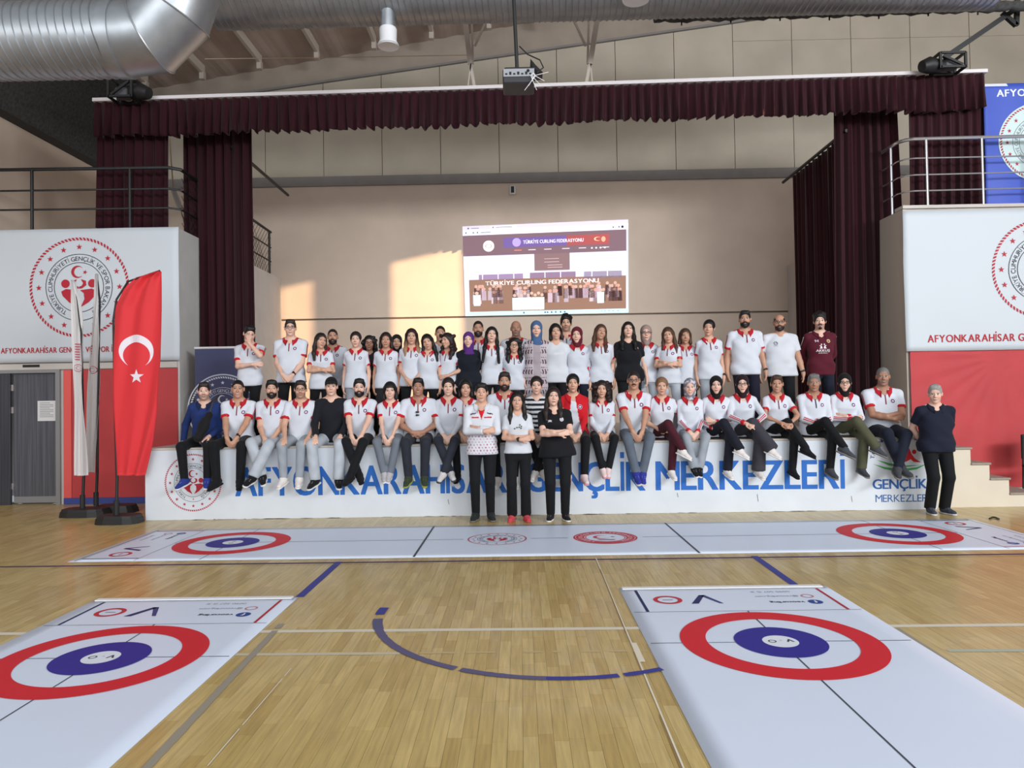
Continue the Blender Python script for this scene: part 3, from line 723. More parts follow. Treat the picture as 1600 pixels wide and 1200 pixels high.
PANTS = dict(black=(17, 18, 22), grey=(150, 156, 164), midgrey=(108, 114, 124), navy=(24, 29, 44), jeans=(40, 42, 52), burgundy=(70, 24, 36),
             darkgrey=(58, 56, 64), olive=(82, 82, 62), lightgrey=(176, 182, 190), denim=(92, 100, 112), beige=(150, 134, 116))
HAIRS = dict(black=(20, 17, 18), dark=(36, 26, 24), brown=(74, 50, 38), light=(124, 92, 66), grey=(112, 110, 108), white=(150, 148, 144), blonde=(140, 108, 76))
def shoe_meshes():
    out = {}
    U = Field(); S = Field()
    U.cone((0, .035, -.04), (0, -.03, -.045), .040, .040, .02).cone((0, -.03, -.05), (0, -.155, -.066), .040, .030, .03).cone((0, -.01, -.03), (0, .005, .022), .046, .046, .03).cone((0, -.02, -.02), (0, -.10, -.055), .036, .03, .03)
    U.cone((-.012, -.10, -.06), (.012, -.15, -.066), .03, .026, .02).plane((0, 0, -.078), (0, 0, -1)).plane((0, 0, .022), (0, 0, 1))
    S.cone((0, .04, -.085), (0, -.05, -.085), .042, .041, .03).cone((0, -.04, -.085), (0, -.16, -.085), .041, .038, .03)
    S.plane((0, 0, -.074), (0, 0, 1)).plane((0, 0, -.096), (0, 0, -1))
    for nm, F in (('shoe_upper', U), ('shoe_sole', S)):
        lo, hi = F.bounds(); ax = [axis(lo[i]-.01, hi[i]+.01, .0095) for i in range(3)]; vs, qs = surface(F, ax)
        out[nm] = (vs, qs)
    # lace band over the instep
    L = MB()
    for k in range(4):
        y = -.045-.022*k; z = -.004-.0085*k
        L.box(-.02, .02, y-.004, y+.004, z+.001, z+.007)
    out['laces'] = L
    return out
SHOE = shoe_meshes(); SHOE_CACHE = {}
def shoe_mesh(part, col):
    k = (part, col)
    if k not in SHOE_CACHE:
        if part == 'laces': SHOE_CACHE[k] = SHOE['laces'].mesh('laces', M_CLOTH, col=col)
        else:
            vs, qs = SHOE[part]; SHOE_CACHE[k] = mesh_from(part, vs, qs, np.tile(np.array(lin(col), F32), (len(vs), 1)), True, M_CLOTH)
    return SHOE_CACHE[k]

def hand(F, w, d, n, sx, s, curl):
    """palm, four unequal fingers and a thumb; d along the fingers, n out of the palm, sx gives the thumb side"""
    d = unit(d); n = np.asarray(n, float); n = unit(n-d*(n@d)); sd = np.cross(d, n)*sx
    F.cone(w, w+d*.03*s, .024*s, .026*s, .015)
    for o in (-.022, -.007, .008, .023): F.cone(w+d*.022*s+sd*o*.7*s, w+d*.085*s+sd*o*s, .0145*s, .0125*s, .012)
    for i, (o, L) in enumerate(((-.030, .060), (-.010, .074), (.010, .078), (.030, .070))):
        p = w+d*.085*s+sd*o*s; a = curl*.5
        for seg, (fr, r0, r1) in enumerate(((.42, .0105, .0098), (.33, .0098, .0088), (.25, .0088, .0075))):
            q = unit(d*math.cos(a)+n*math.sin(a)+sd*o*1.6*(1-curl)); e = p+q*L*fr*1.02*s
            F.cone(p, e, r0*s, r1*s, .004); p = e; a += curl*.75
    t0 = w+d*.030*s+sd*.026*s; q = unit(d*.62+sd*.7+n*.3); t1 = t0+q*.038*s; q2 = unit(d*.9+sd*.2+n*.45); t2 = t1+q2*.034*s
    F.cone(t0, t1, .0135*s, .0115*s, .01); F.cone(t1, t2, .0112*s, .0085*s, .004)

def person(label, hx, hy, Y, sex='m', hair='short', hc='black', skin='m', top='polo', arms='down', pants='black', legs='stand', shoes=((20, 20, 24), (20, 20, 24)),
           base=None, girth=1.0, turn=0, look=(0, 0, 0), lean=None, beard=None, glasses=False, smile=False, group=None, hip_dx=0.0, tilt=0.0, extra=(), wide=0.0,
           badge=True, lowres=False, seed=0, legx=1, ax=0.0, top_hem=None):
    seated = legs not in ('stand', 'apart'); seed = seed or int(hx*7+hy)
    rg = random.Random(seed); base = STAGE_Z if base is None else base
    X, _, ztop = at(hx, hy, Y)
    fem = sex == 'f'
    if lean is None: lean = 7 if seated else 0
    hairtop = dict(bald=0.0, ring=0.004, hijab=.02, cap=.012, curly=.03, curlytop=.03).get(hair, .012)
    hz = (.07 if seated else .93)
    full = hz + (1.75-.93+.005)*math.cos(math.radians(lean))*math.cos(math.radians(tilt)) + hairtop
    s = min(max((ztop-base)/full, .84), 1.12)
    up = (1.75-.93-.1)*s
    dx = X-up*math.sin(math.radians(tilt))                     # pelvis below the head
    dy = up*math.sin(math.radians(lean))
    face = math.degrees(math.atan2(-dx, Y)); turn = turn+.25*face; look = (look[0]+.6*face, look[1], look[2])     # everybody looks at the photographer
    root = thing('person', label, 'person', (dx, Y+dy, base), group)
    g = girth; hip = np.array([0, 0, hz*s])
    RT = rot(turn, lean, tilt); T = (hip, RT)
    def tp(x, y, z): return hip+RT@(np.array([x, y, z])*s)       # torso frame, z counted from the hips
    if fem: lev = [(-.09, .150, .105, .0), (.0, .172*g, .122*g, .004), (.07, .160*g, .112*g, 0), (.17, .132*g, .095*g, -.004), (.29, .146*g, .112*g, -.012), (.36, .146*g, .120*g, -.018), (.42, .142, .098, -.004), (.475, .118, .078, .006), (.53, .06, .055, .012)]
    else: lev = [(-.09, .150, .105, .0), (.0, .165*g, .120*g, .0), (.08, .160*g, .118*g, -.004), (.17, .152*g, .112*g*max(g, 1)**.5, -.008), (.29, .166*g, .115*g, -.006), (.39, .170*g**.5, .112, 0), (.45, .150, .092, .006), (.50, .105, .074, .012), (.54, .062, .058, .012)]
    lev = [tuple(v*s for v in l) for l in lev]
    shw = (.146 if fem else .168)*(.35+.65*g if g > 1 else 1)
    shz = .472 if fem else .478
    B = Field(); B.torso(T, lev, 0, .03)
    neck0 = tp(0, .016, .48); hc0 = tp(0, -.014, .700); RH = rot(turn+look[0], lean*.3+look[1], tilt*.5+look[2])
    hs = s**.5*1.05
    def hp(x, y, z): return hc0+RH@(np.array([x, y, z])*hs)
    nr = .048 if fem else .058
    B.cone(neck0, hp(0, .018, -.05), nr*1.12*s, nr*s, .02)
    for sx in (-1, 1): B.cone(tp(sx*.03, .02, .545), tp(sx*shw, .006, shz), .04*s, (.046 if fem else .054)*s, .04)
    # head
    def he(c, r, k, op='u'): B.ell(hp(*c), np.array(r)*hs, RH, k, op)
    he((0, .014, .032), (.074, .094, .085), .02); he((0, -.020, -.036), (.058 if fem else .061, .066, .078), .03)
    he((0, -.058, -.096), (.022 if fem else .028, .020, .018), .02)
    B.cone(hp(0, -.084, .012), hp(0, -.104, -.026), .0085*hs, .0125*hs, .012); 
    for sx in (-1, 1): B.cone(hp(0, -.098, -.03), hp(sx*.012, -.090, -.031), .009*hs, .008*hs, .006)
    B.cone(hp(-.036, -.072, .028), hp(.036, -.072, .028), .013*hs, .013*hs, .018)
    for sx in (-1, 1):
        he((sx*.030, -.096, .006), (.017, .013, .010), .012, 's'); he((sx*.030, -.074, .005), (.0135, .0115, .0105), .003)
        he((sx*.038, -.058, -.028), (.022, .024, .022), .025); he((sx*.077, .012, -.004), (.009, .020, .031), .008)
    he((0, -.085, -.058), (.021, .009, .006), .006); he((0, -.083, -.067), (.019, .010, .007), .006)
    # arms
    la, lf = .285*s, .250*s; SH = {}; EL = {}; WR = {}; HD = {}
    for sx in (-1, 1):
        sh = tp(sx*shw, .006, shz-.012); SH[sx] = sh
        A = arms if isinstance(arms, str) else arms[0 if sx < 0 else 1]
        g_ = max(g-1, 0)*.25; po = (sx*.5, .6, -.4); cu = .35
        if A == 'down': w_ = tp(sx*(shw+.055+g_), -.05, -.04); d = (-sx*.05, -.15, -1); n = (-sx, .3, 0); po = (sx*.2, 1, 0)
        elif A == 'front': w_ = tp(sx*.075, -.20-g_, .02+(.02 if sx < 0 else 0)); d = (-sx*.75, -.15-.1*(sx < 0), -.6); n = (0, 1, 0)
        elif A == 'back': w_ = tp(sx*.10, .17, .02); d = (-sx, .0, -.25); n = (0, -1, 0); po = (sx*.8, .5, 0); cu = .3
        elif A == 'crossed':
            o = -1 if sx < 0 else 1
            w_ = tp(-sx*.035, -.205-g_-(.034 if o < 0 else -.004), .235+.018*o+ax); d = (-sx, .22 if o < 0 else .55, .14 if o < 0 else .05); n = (-sx*.3, 1, 0); po = (sx*1, .15, -.6); cu = .25
        elif A == 'hold': w_ = tp(-sx*.05, -.21-g_, .20); d = (-sx*.9, -.1, .35); n = (0, 1, 0); po = (sx*1, .2, -.5)
        elif A == 'face': w_ = tp(sx*.075-.02, -.24, .55); d = (-.12*sx, .42, .9); n = (-sx*.1, .9, -.35); po = (sx*.8, -.4, -1); cu = .2
        elif A == 'under': w_ = tp(-sx*.09, -.20, .235); d = (-sx, .2, .05); n = (0, 1, .0); po = (sx*1, .15, -.6); cu = .3
        elif A == 'clasp': w_ = tp(sx*.055, -.30-g_, .075+(.012 if sx < 0 else 0)); d = (-sx*.62, -.5, -.6); n = (-sx*.35, .4, -.8); po = (sx*.5, .8, -.1); cu = .55
        elif A == 'clasp_low': w_ = tp(sx*.05, -.42, .055+(.012 if sx < 0 else 0)); d = (-sx*.4, -.45, -.8); n = (-sx*.6, .6, -.4); po = (sx*.5, .8, -.1); cu = .55
        elif A == 'thigh': w_ = tp(sx*.155, -.34, .095); d = (-sx*.12, -.85, -.35); n = (0, -.3, -1); po = (sx*.5, .8, -.1); cu = .3
        elif A == 'thigh_near': w_ = tp(sx*.12, -.27-g_, .11); d = (-sx*.5, -.7, -.25); n = (0, -.2, -1); po = (sx*.5, .8, -.1); cu = .3
        elif A == 'edge': w_ = tp(sx*.30, -.04, .0); d = (sx*.15, -.8, -.35); n = (0, -.2, -1); po = (sx*.6, 1, .2); cu = .25
        elif A == 'belly': w_ = tp(sx*.075, -.20-g_, .115); d = (-sx*.95, -.15, -.1); n = (0, 1, -.2); po = (sx*1, .4, -.3); cu = .4
        elif A == 'knee': w_ = tp(sx*.07+.03, -.37, .20); d = (-sx*.6, -.55, -.2); n = (0, .1, -1); po = (sx*1, .2, -.3); cu = .4
        elif A == 'wristfront': w_ = tp(sx*.02+.05, -.22, .10+.015*sx); d = (-sx*.9, -.15, -.15); n = (0, 1, 0); po = (sx, .3, -.3)
        el, w_ = ik(sh, w_, la, lf, RT@np.array(po, float)); EL[sx], WR[sx], HD[sx] = el, w_, (RT@np.array(d, float), RT@np.array(n, float), cu)
        r = (.038 if fem else .044)*(.5+.5*g)*s
        B.cone(sh, el, r*1.12, r*.86, .03); B.cone(el, el+(w_-el)*.35, r*.88, r*.86, .02); B.cone(el+(w_-el)*.3, w_, r*.86, r*.56, .02)
        hand(B, w_, HD[sx][0], HD[sx][1], sx, s, cu)
    # legs
    lt, ls = .415*s, .430*s; HP, KN, AN, FD = {}, {}, {}, {}
    Rb = rot(turn*.6)
    for sx in (-1, 1):
        hpj = hip+Rb@(np.array([sx*.092*(.5+.5*g), -.01, -.02 if not seated else .012])*s); HP[sx] = hpj
        if legs == 'stand': a = np.array([sx*.095, .015, .088/s]); pole = (0, -1, 0); fd = (sx*.22, -1, 0)
        elif legs == 'apart': a = np.array([sx*.155, .01, .088/s]); pole = (sx*.1, -1, 0); fd = (sx*.3, -1, 0)
        elif legs == 'dangle': a = np.array([sx*.105, -.41, -.405]); pole = (sx*.12, -.6, 1.2); fd = (sx*.18, -1, -.30)
        elif legs == 'dangle_apart': a = np.array([sx*.15, -.40, -.405]); pole = (sx*.2, -.6, 1.2); fd = (sx*.3, -1, -.28)
        elif legs == 'together': a = np.array([sx*.045, -.44, -.37]); pole = (sx*.35, -.6, 1.2); fd = (-sx*.02, -1, -.45)
        elif legs == 'ankles': a = np.array([-sx*.035*legx, -.43-(.10 if sx*legx > 0 else 0), -.35]); pole = (sx*.5, -.6, 1.2); fd = (-sx*.3, -1, -.35)
        elif legs == 'knees':     # the leg on the viewer's left lies over the other one (legx = 1)
            if sx*legx < 0: a = np.array([.19*legx, -.57, -.115]); pole = (-.15*legx, -.5, 1.5); fd = (.75*legx, -.62, -.42)
            else: a = np.array([.06*legx, -.40, -.405]); pole = (.1*legx, -.6, 1.2); fd = (.22*legx, -1, -.35)
        elif legs == 'figure4':
            if sx*legx < 0: a = np.array([.26*legx, -.50, .0]); pole = (-.6*legx, -.6, .8); fd = (.85*legx, -.5, -.35)
            else: a = np.array([.09*legx, -.40, -.38]); pole = (.1*legx, -.6, 1.2); fd = (.3*legx, -1, -.3)
        a = a*s; a = (Rb@a)+np.array([hip_dx, 0, 0]); kn, a = ik(hpj, a, lt, ls, pole); KN[sx], AN[sx], FD[sx] = kn, a, unit(fd)
        if seated and sx*legx < 0 and legs == 'knees': pass
        rt = (.078 if not fem else .074)*(.45+.55*g)*s; rc = .05*s*(.6+.4*g)
        B.cone(hpj, kn, rt, rt*.68, .03); B.cone(kn, kn+(a-kn)*.35, rt*.66, rc, .02); B.cone(kn+(a-kn)*.3, a, rc, rc*.7, .02)
        B.cone(a, a-unit(kn-a)*.03*s, rc*.66, .026*s, .02)
    # --- skin surface
    sk = np.array(lin(SKINS[skin]), F32); hcol = np.array(lin(HAIRS[hc]), F32)
    lipc = np.array(lin((168, 84, 80) if fem else (158, 98, 86)), F32)
    if SKINS[skin][0] < 195: lipc = lipc*.75
    RHi = RH.T
    def skincol(P):
        c = np.tile(sk, (len(P), 1)); L = ((P-hc0)@RHi.T)/hs; x, y, z = L[:, 0], L[:, 1], L[:, 2]; axx = np.abs(x)
        hd = (np.abs(z) < .13) & (np.abs(y) < .14) & (axx < .1)
        fr = hd & (y < -.035)
        def bl(mask, col, t=1.0): c[mask] = c[mask]*(1-t)+np.asarray(col, F32)*t
        bl(fr & (((axx-.04)/.022)**2+((z+.03)/.022)**2 < 1), sk*np.array([1.06, .86, .84]), .5)
        if beard in ('stubble', 'full', 'goatee', 'moustache'):
            if beard != 'moustache': bl(hd & (z < -.040-.35*np.maximum(axx*0, 0)+.5*np.maximum(y+.05, 0)) & (y < .02) & (z > -.125), hcol, .32)
            bl(fr & (axx < .03) & (z > -.052) & (z < -.040), hcol, .45)
        e = ((axx-.030)/.0175)**2+((z-.0055)/.0095)**2 < 1
        bl(fr & e, sk*.35+np.array((.40, .38, .36)), .85); bl(fr & (((axx-.030)/.0085)**2+((z-.0055)/.0085)**2 < 1), (.018, .012, .01))
        bl(fr & (((axx-.030)/.021)**2 < 1) & (np.abs(z-.0145) < .0035), hcol*.6+sk*.06, .8)
        wb = np.exp(-((z-.0335+.10*np.maximum(axx-.034, 0)-.05*np.minimum(axx-.03, 0))/(.0034 if fem else .0045))**2)*((axx > .011) & (axx < .052) & fr)*(.9 if hc not in ('grey', 'white', 'blonde', 'light') else .5)
        c[:] = c*(1-wb[:, None])+(hcol*.8+sk*.06)*wb[:, None]
        zc = -.0655+(9*x*x if smile else 2*x*x)
        wm = np.clip(1.35-((x/(.027 if smile else .023))**2+((z-zc)/.0095)**2), 0, 1)*(fr & (y < -.06))*(.8 if fem else .55)
        c[:] = c*(1-wm[:, None])+lipc*wm[:, None]
        wt = np.exp(-((z-zc)/(.0038 if smile else .0026))**2)*(fr & (y < -.06) & (axx < .020))*(.6 if smile else .7)
        c[:] = c*(1-wt[:, None])+np.array((.72, .66, .62) if smile else (.12, .04, .04))*wt[:, None]
        bl(fr & (y < -.085) & (((axx-.008)/.005)**2+((z+.036)/.004)**2 < 1), sk*.35, .7)
        return c
    fr = []
    for i in range(3):
        r_ = [(hc0[i]-.112*hs, hc0[i]+.112*hs if i < 2 else hc0[i]+.125*hs)]
        for sx in (-1, 1):
            hcn = WR[sx]+unit(HD[sx][0])*.08*s; r_.append((min(WR[sx][i], hcn[i])-.055*s, max(WR[sx][i], hcn[i])+.055*s))
        fr.append(r_)
    body = field_mesh('body', B, .032, skincol, M_SKIN, .0088, fr)
    link('body', body, root)
    # --- trousers
    pc = PANTS[pants] if isinstance(pants, str) else pants
    TR = Field(); plev = [(-.11*s, lev[0][1], lev[0][2], 0)]+[l for l in lev if -.05*s < l[0] < .12*s]
    TR.torso(T, plev, .012, .03, None, -.06*s if seated else -.1*s, .085*s)
    for sx in (-1, 1):
        rt = (.078 if not fem else .074)*(.45+.55*g)*s+.010; rc = .052*s*(.6+.4*g)+.006; a = AN[sx]; k_ = KN[sx]; ax_ = unit(a-k_)
        hem = a+ax_*.022; n = ax_
        TR.cone(HP[sx], k_, rt, rt*.74+wide*.012, .03); TR.cone(k_, a+ax_*.05, rt*.74+wide*.012, rc*.88+wide*.042, .02, cut=[(hem, n)])
    ph = rg.uniform(0, 6)
    pcl = np.array(lin(pc), F32)
    cl = None
    if seated:
        pass
    def pcol(P): return pcl*(1+.10*noise3(P, 30, ph))[:, None]
    link('trousers', field_mesh('trousers', TR, .0218 if not lowres else .030, pcol, M_CLOTH), root)
    # --- shoes
    if not lowres:
        for sx in (-1, 1):
            d = FD[sx]; axl = unit(AN[sx]-KN[sx])
            if not seated: d = unit([d[0], d[1], 0]); z_ = np.array([0, 0, 1.])
            else: z_ = unit(np.cross(np.cross(-d, -axl), -d)) if False else unit(-axl-(-axl@d)*d)
            y_ = -d; x_ = np.cross(y_, z_); sc = s*(.93 if fem else 1.0)
            M = Matrix(((x_[0]*sc, y_[0]*sc, z_[0]*sc, AN[sx][0]), (x_[1]*sc, y_[1]*sc, z_[1]*sc, AN[sx][1]), (x_[2]*sc, y_[2]*sc, z_[2]*sc, AN[sx][2]), (0, 0, 0, 1)))
            if not seated: M.translation.z = .096*sc
            o = link('shoe', shoe_mesh('shoe_upper', shoes[0]), root); o.matrix_basis = M
            link('sole', shoe_mesh('shoe_sole', shoes[1]), o); link('laces', shoe_mesh('laces', shoes[1]), o)
    # --- top
    base_c, lng, colr, cuffc, strp = TOPS[top]
    bc = np.array(lin(base_c), F32); red = np.array(lin((190, 30, 44)), F32); nav = np.array(lin((52, 24, 52)), F32)
    loose = (.012 if top not in ('coat_black', 'cardigan') else .022); tl = []
    for l in lev:
        a_, b_ = l[1], l[2]
        if l[0] < .3*s: a_ = max(a_, (.150 if not fem else .142)*s*(.3+.7*g)); b_ = max(b_, .104*s*(.3+.7*g))
        tl.append((l[0], a_+loose, b_+loose, l[3]))
    tl = [(z_, a_+.014*min(max((.16*s-z_)/(.08*s), 0), 1), b_+.014*min(max((.16*s-z_)/(.08*s), 0), 1), c_) for z_, a_, b_, c_ in tl]
    hemz = {'coat_black': -.55, 'cardigan': -.62}.get(top, -.03 if seated else -.085)
    if top_hem is not None: hemz = top_hem
    if hemz < -.3:
        tl = [(hemz*s, .20*s, .13*s, 0)]+tl
        tl[1] = (tl[1][0], .19*s, .14*s, 0)
    elif not seated: tl[0] = (tl[0][0], tl[1][1]*1.0, tl[1][2], 0)
    S_ = Field(); S_.torso(T, tl, .002, .03, (.0068, ph), hemz*s, tl[-1][0]-.004)
    for sx in (-1, 1): S_.cone(tp(sx*.042, .018, .526), tp(sx*shw, .006, shz-.004), .047*s, (.055 if fem else .064)*s, .035)
    CUT = {}
    for sx in (-1, 1):
        r = (.038 if fem else .044)*(.5+.5*g)*s
        if lng:
            e1 = WR[sx]+(EL[sx]-WR[sx])*.04; ax_ = unit(WR[sx]-EL[sx])
            S_.cone(SH[sx], EL[sx], r*1.30, r*1.14, .016); S_.cone(EL[sx], e1+ax_*.03, r*1.12, r*.86, .014, cut=[(e1, ax_)]); CUT[sx] = (e1, ax_, r*.92)
        else:
            f = .66 if not fem else .62; ax_ = unit(EL[sx]-SH[sx]); e1 = SH[sx]+(EL[sx]-SH[sx])*f
            S_.cone(SH[sx], e1+ax_*.04, r*1.30, r*1.34, .016, cut=[(e1, ax_)]); CUT[sx] = (e1, ax_, r*1.34)
    S_.ell(tp(0, -.062, .528 if colr else .545), np.array([.044, .06, .060 if colr else .048])*s, RT, .01, 's')
    RTi = RT.T
    def topcol(P):
        n_ = 1+.03*noise3(P, 25, ph); c = bc*n_[:, None]; L = ((P-hip)@RTi.T)/s
        if top == 'striped':
            ph_ = np.mod(L[:, 2]*1.0, .062) < .030; c[ph_] = np.array(lin((26, 26, 34)), F32)
        if top == 'cardigan':
            zb = np.mod(L[:, 2], .15); k1 = np.mod(np.abs(L[:, 0])*1.0+.3*np.abs(zb-.05), .04) < .02
            c[(zb > .03) & (zb < .095) & k1] = np.array(lin((84, 48, 62)), F32); c[(zb > .115) & (zb < .13) & (np.mod(L[:, 0], .03) < .015)] = np.array(lin((90, 70, 84)), F32)
            mid = (np.abs(L[:, 0]) < .055) & (L[:, 1] < 0) & (L[:, 2] < .52); c[mid] = np.array(lin((164, 152, 158)), F32)
        if top == 'jacket_red':
            c[(np.abs(L[:, 0]+.0) < .075-.05*np.clip((L[:, 2]-.2)/.3, -.5, 1)) & (L[:, 1] < 0)] = np.array(lin((206, 208, 216)), F32)
        if top == 'team_jacket':
            lo_ = (L[:, 2] < .16) & (np.mod(L[:, 0]+np.floor(L[:, 2]/.035)*.021, .042) < .014) & (np.mod(L[:, 2], .035) < .014); c[lo_] = np.array(lin((176, 70, 92)), F32)
            c[(L[:, 1] < 0) & (np.abs(L[:, 2]-.385) < .010) & (np.abs(L[:, 0]) > .03) & (np.abs(L[:, 0]) < .13)] = red
            c[(L[:, 1] < 0) & (np.abs(L[:, 2]-.455+.2*np.abs(L[:, 0])) < .008) & (np.abs(L[:, 0]) > .07) & (np.abs(L[:, 0]) < .14)] = nav
            c[(L[:, 1] < -.02) & (L[:, 2] > .36) & (np.abs(L[:, 0]) < .05*np.clip((L[:, 2]-.36)/.14, 0, 1))] = np.array(lin((196, 26, 36)), F32)
        return c
    nm = {'coat_black': 'coat', 'cardigan': 'cardigan', 'jersey': 'jersey', 'striped': 'striped_top'}.get(top, 'jacket' if 'jacket' in top or top == 'track' else ('polo_shirt' if 'polo' in top else 'shirt'))
    stp = {'striped': .0085, 'cardigan': .009, 'team_jacket': .0095, 'jacket_red': .0105, 'track': .0145, 'polo_long': .0150}.get(top, .0174)
    link(nm, field_mesh(nm, S_, stp, topcol, M_CLOTH), root)
    if 'undersleeves' in extra:
        for sx in (-1, 1):
            U_ = Field(); r = .038*(.5+.5*g)*s; a2 = unit(WR[sx]-EL[sx]); e2 = WR[sx]-a2*.012
            U_.cone(SH[sx], EL[sx], r*1.25, r*1.14, .02).cone(EL[sx], e2+a2*.03, r*1.14, r*.84, .02, cut=[(e2, a2)])
            link('undersleeve', field_mesh('undersleeve', U_, .0145, (204, 207, 215), M_CLOTH), root)
    # cuffs: bands that close each sleeve
    if cuffc:
        for sx in (-1, 1):
            e1, ax_, r = CUT[sx]; C_ = Field(); h_ = .034 if not lng else .05
            C_.cone(e1-ax_*(h_+.03), e1+ax_*.04, r+.0025, r+.0025, .001, cut=[(e1+ax_*.003, ax_), (e1-ax_*h_, -ax_)])
            link('cuff', field_mesh('cuff', C_, .0135, cuffc, M_CLOTH), root)
    def on_top(P, eps, it=6):
        P = np.array(P, F32)
        for _ in range(it):
            d = S_.val(P); h_ = 2e-3; G = np.stack([S_.val(P+np.eye(3, dtype=F32)[i]*h_)-d for i in range(3)], 1)/h_
            G /= np.maximum(np.linalg.norm(G, axis=1, keepdims=True), .3); P = P+G*(eps-d)[:, None]
        return P
    if strp:
        for sx in (-1, 1):
            ups = []
            d = EL[sx]-SH[sx]; ax_ = unit(d); f_ = unit(np.cross(ax_, RT@np.array([-sx*1., 0, 0])))
            if f_[1] > 0: f_ = -f_
            o_ = np.cross(f_, ax_); o_ = o_ if o_@(RT@np.array([sx, 0, 0.])) > 0 else -o_
            nk = tp(sx*.075, .01, .575)
            fin = 1.0 if lng else .60
            for q in range(4): t = q/4; ups.append((nk*(1-t)+(SH[sx]+np.array([0, 0, .075])*s)*t, f_))
            for q in range(9): t = fin*q/8; ups.append((SH[sx]+d*t+o_*.075*s, f_))
            low = []
            if lng:
                d2 = WR[sx]-EL[sx]; a2 = unit(d2); g2 = unit(np.array([0, -1., .15])-a2*(np.array([0, -1., .15])@a2)); u2 = np.cross(a2, g2)
                if u2@f_ < 0 and False: u2 = -u2
                low = [(EL[sx]+d2*(.06+.74*q/8)+g2*.06*s, u2) for q in range(9)]
            offs = [(.012, .0085, (230, 230, 236))] if strp == 'white' else ([(.030, .0075, (190, 30, 44)), (.006, .0065, (64, 30, 62))] if strp == 'thin' else [(.030, .009, (190, 30, 44)), (.000, .009, (190, 30, 44))])
            for path, offs_ in ((ups, offs), (low, [(.016, .008, (190, 30, 44)), (-.014, .008, (190, 30, 44))] if strp != 'white' else [])):
                if not path: continue
                for vo, hw, cc in offs_:
                    P = np.concatenate([np.stack([p+f*(vo+e*hw)*s for p, f in path]) for e in (-1, 1)]); P = on_top(P, .0035, 8); n = len(path)
                    fs = [(q, q+1, n+q+1, n+q) for q in range(n-1)]
                    link('sleeve_stripe', mesh_from('sleeve_stripe', P, fs, np.tile(np.array(lin(cc), F32), (len(P), 1)), True, M_PRINT), root)
    def front(u, v, eps=.004):
        """points of the torso frame (u across, v up) dropped onto the front of the top"""
        P = np.stack([tp(a_, -.30, b_) for a_, b_ in zip(u, v)]).astype(F32); f_ = (RT@np.array([0, 1., 0])).astype(F32)
        for _ in range(14): P = P+f_*np.clip(S_.val(P)-eps, -.02, .1)[:, None]
        return P
    if colr and hair != 'hijab' or colr and top in ('track', 'polo', 'polo_long'):
        vs = []; n = 22; gap = .42
        for k in range(n):
            th = math.pi*1.5+gap+(2*math.pi-2*gap)*k/(n-1); cth, sth = math.cos(th), math.sin(th); f_ = max(0, -sth)
            r0 = (.060 if fem else .067) if hair != 'hijab' else .074; vs.append(tp(r0*cth, .016+r0*1.02*sth, .572-.045*f_))
            vs.append(tp((r0+.022)*cth, .016+(r0+.022)*sth, (.552-.050*f_)))
            tip = max(0, f_-.72)/.28; vs.append(tp((r0+.040)*cth*(1+.1*tip), .016+(r0+.040+.03*tip)*sth, .520-.055*f_-.045*tip))
        vs = np.array(vs, F32); low = np.arange(n)*3+2; vs[low] = on_top(vs[low], .008); mid_ = np.arange(n)*3+1
        d = S_.val(vs[mid_]); push = np.maximum(.010-d, 0); vs[mid_] = np.where((push > 0)[:, None], on_top(vs[mid_], .010), vs[mid_])
        inn = vs.copy(); inn += np.array([0, 0, -.005]); cen = tp(0, .016, .55)
        for q in (vs,): pass
        N_ = len(vs); fs = []
        for k in range(n-1):
            for j in (0, 1):
                a_ = k*3+j; fs.append((a_, a_+3, a_+4, a_+1)); fs.append((a_+N_, a_+1+N_, a_+4+N_, a_+3+N_))
            fs.append((k*3, k*3+N_, k*3+3+N_, k*3+3)); fs.append((k*3+2, k*3+5, k*3+5+N_, k*3+2+N_))
        for k in (0, n-1):
            for j in (0, 1): fs.append((k*3+j, k*3+j+1, k*3+j+1+N_, k*3+j+N_))
        allv = np.concatenate([vs, inn]); link('collar', mesh_from('collar', allv, fs, np.tile(np.array(lin(colr), F32), (len(allv), 1)), True, M_CLOTH), root)
    def patch(name, u, v, fs, cols, eps=.005, m=None):
        P = front(u, v, eps); link(name, mesh_from(name, P, fs, np.array(cols), material=m or M_PRINT), root)
    if badge and top in ('polo', 'polo_long', 'track', 'jacket_red', 'team_jacket', 'polo_black') and 'nobadge' not in extra:
        u, v, c, fs = [.0], [.0], [lin((214, 210, 224))], []
        for r_, cc in ((.012, (214, 210, 224)), (.0125, (150, 44, 70)), (.019, (60, 44, 92)), (.0245, (70, 52, 104)), (.025, (226, 226, 234)), (.028, (226, 226, 234))):
            for k in range(14): a_ = 2*math.pi*k/14; u.append(r_*math.cos(a_)); v.append(r_*math.sin(a_)); c.append(lin(cc))
        for k in range(14): fs.append((0, 1+k, 1+(k+1) % 14))
        for j in range(5):
            for k in range(14): fs.append((1+j*14+k, 1+(j+1)*14+k, 1+(j+1)*14+(k+1) % 14, 1+j*14+(k+1) % 14))
        bx = .085; patch('badge', [a_+bx for a_ in u], [b_+.400 for b_ in v], fs, c)
    if top in ('polo', 'polo_long', 'track') and hair != 'hijab':
        n = 9; u = []; v = []; fs = []
        for k in range(n): u += [-.007, .007]; v += [.475-.115*k/(n-1)]*2
        for k in range(n-1): fs.append((2*k, 2*k+2, 2*k+3, 2*k+1))
        patch('placket', u, v, fs, [lin((120, 30, 44) if top != 'track' else (30, 30, 40))]*len(u))
    for ex in extra:
        if isinstance(ex, tuple) and ex[0] == 'print':
            fl_ = Flat(); ex[1](fl_); Q = np.array(fl_.v); patch('print', Q[:, 0]*1.0, Q[:, 1], fl_.f, fl_.c, .006)
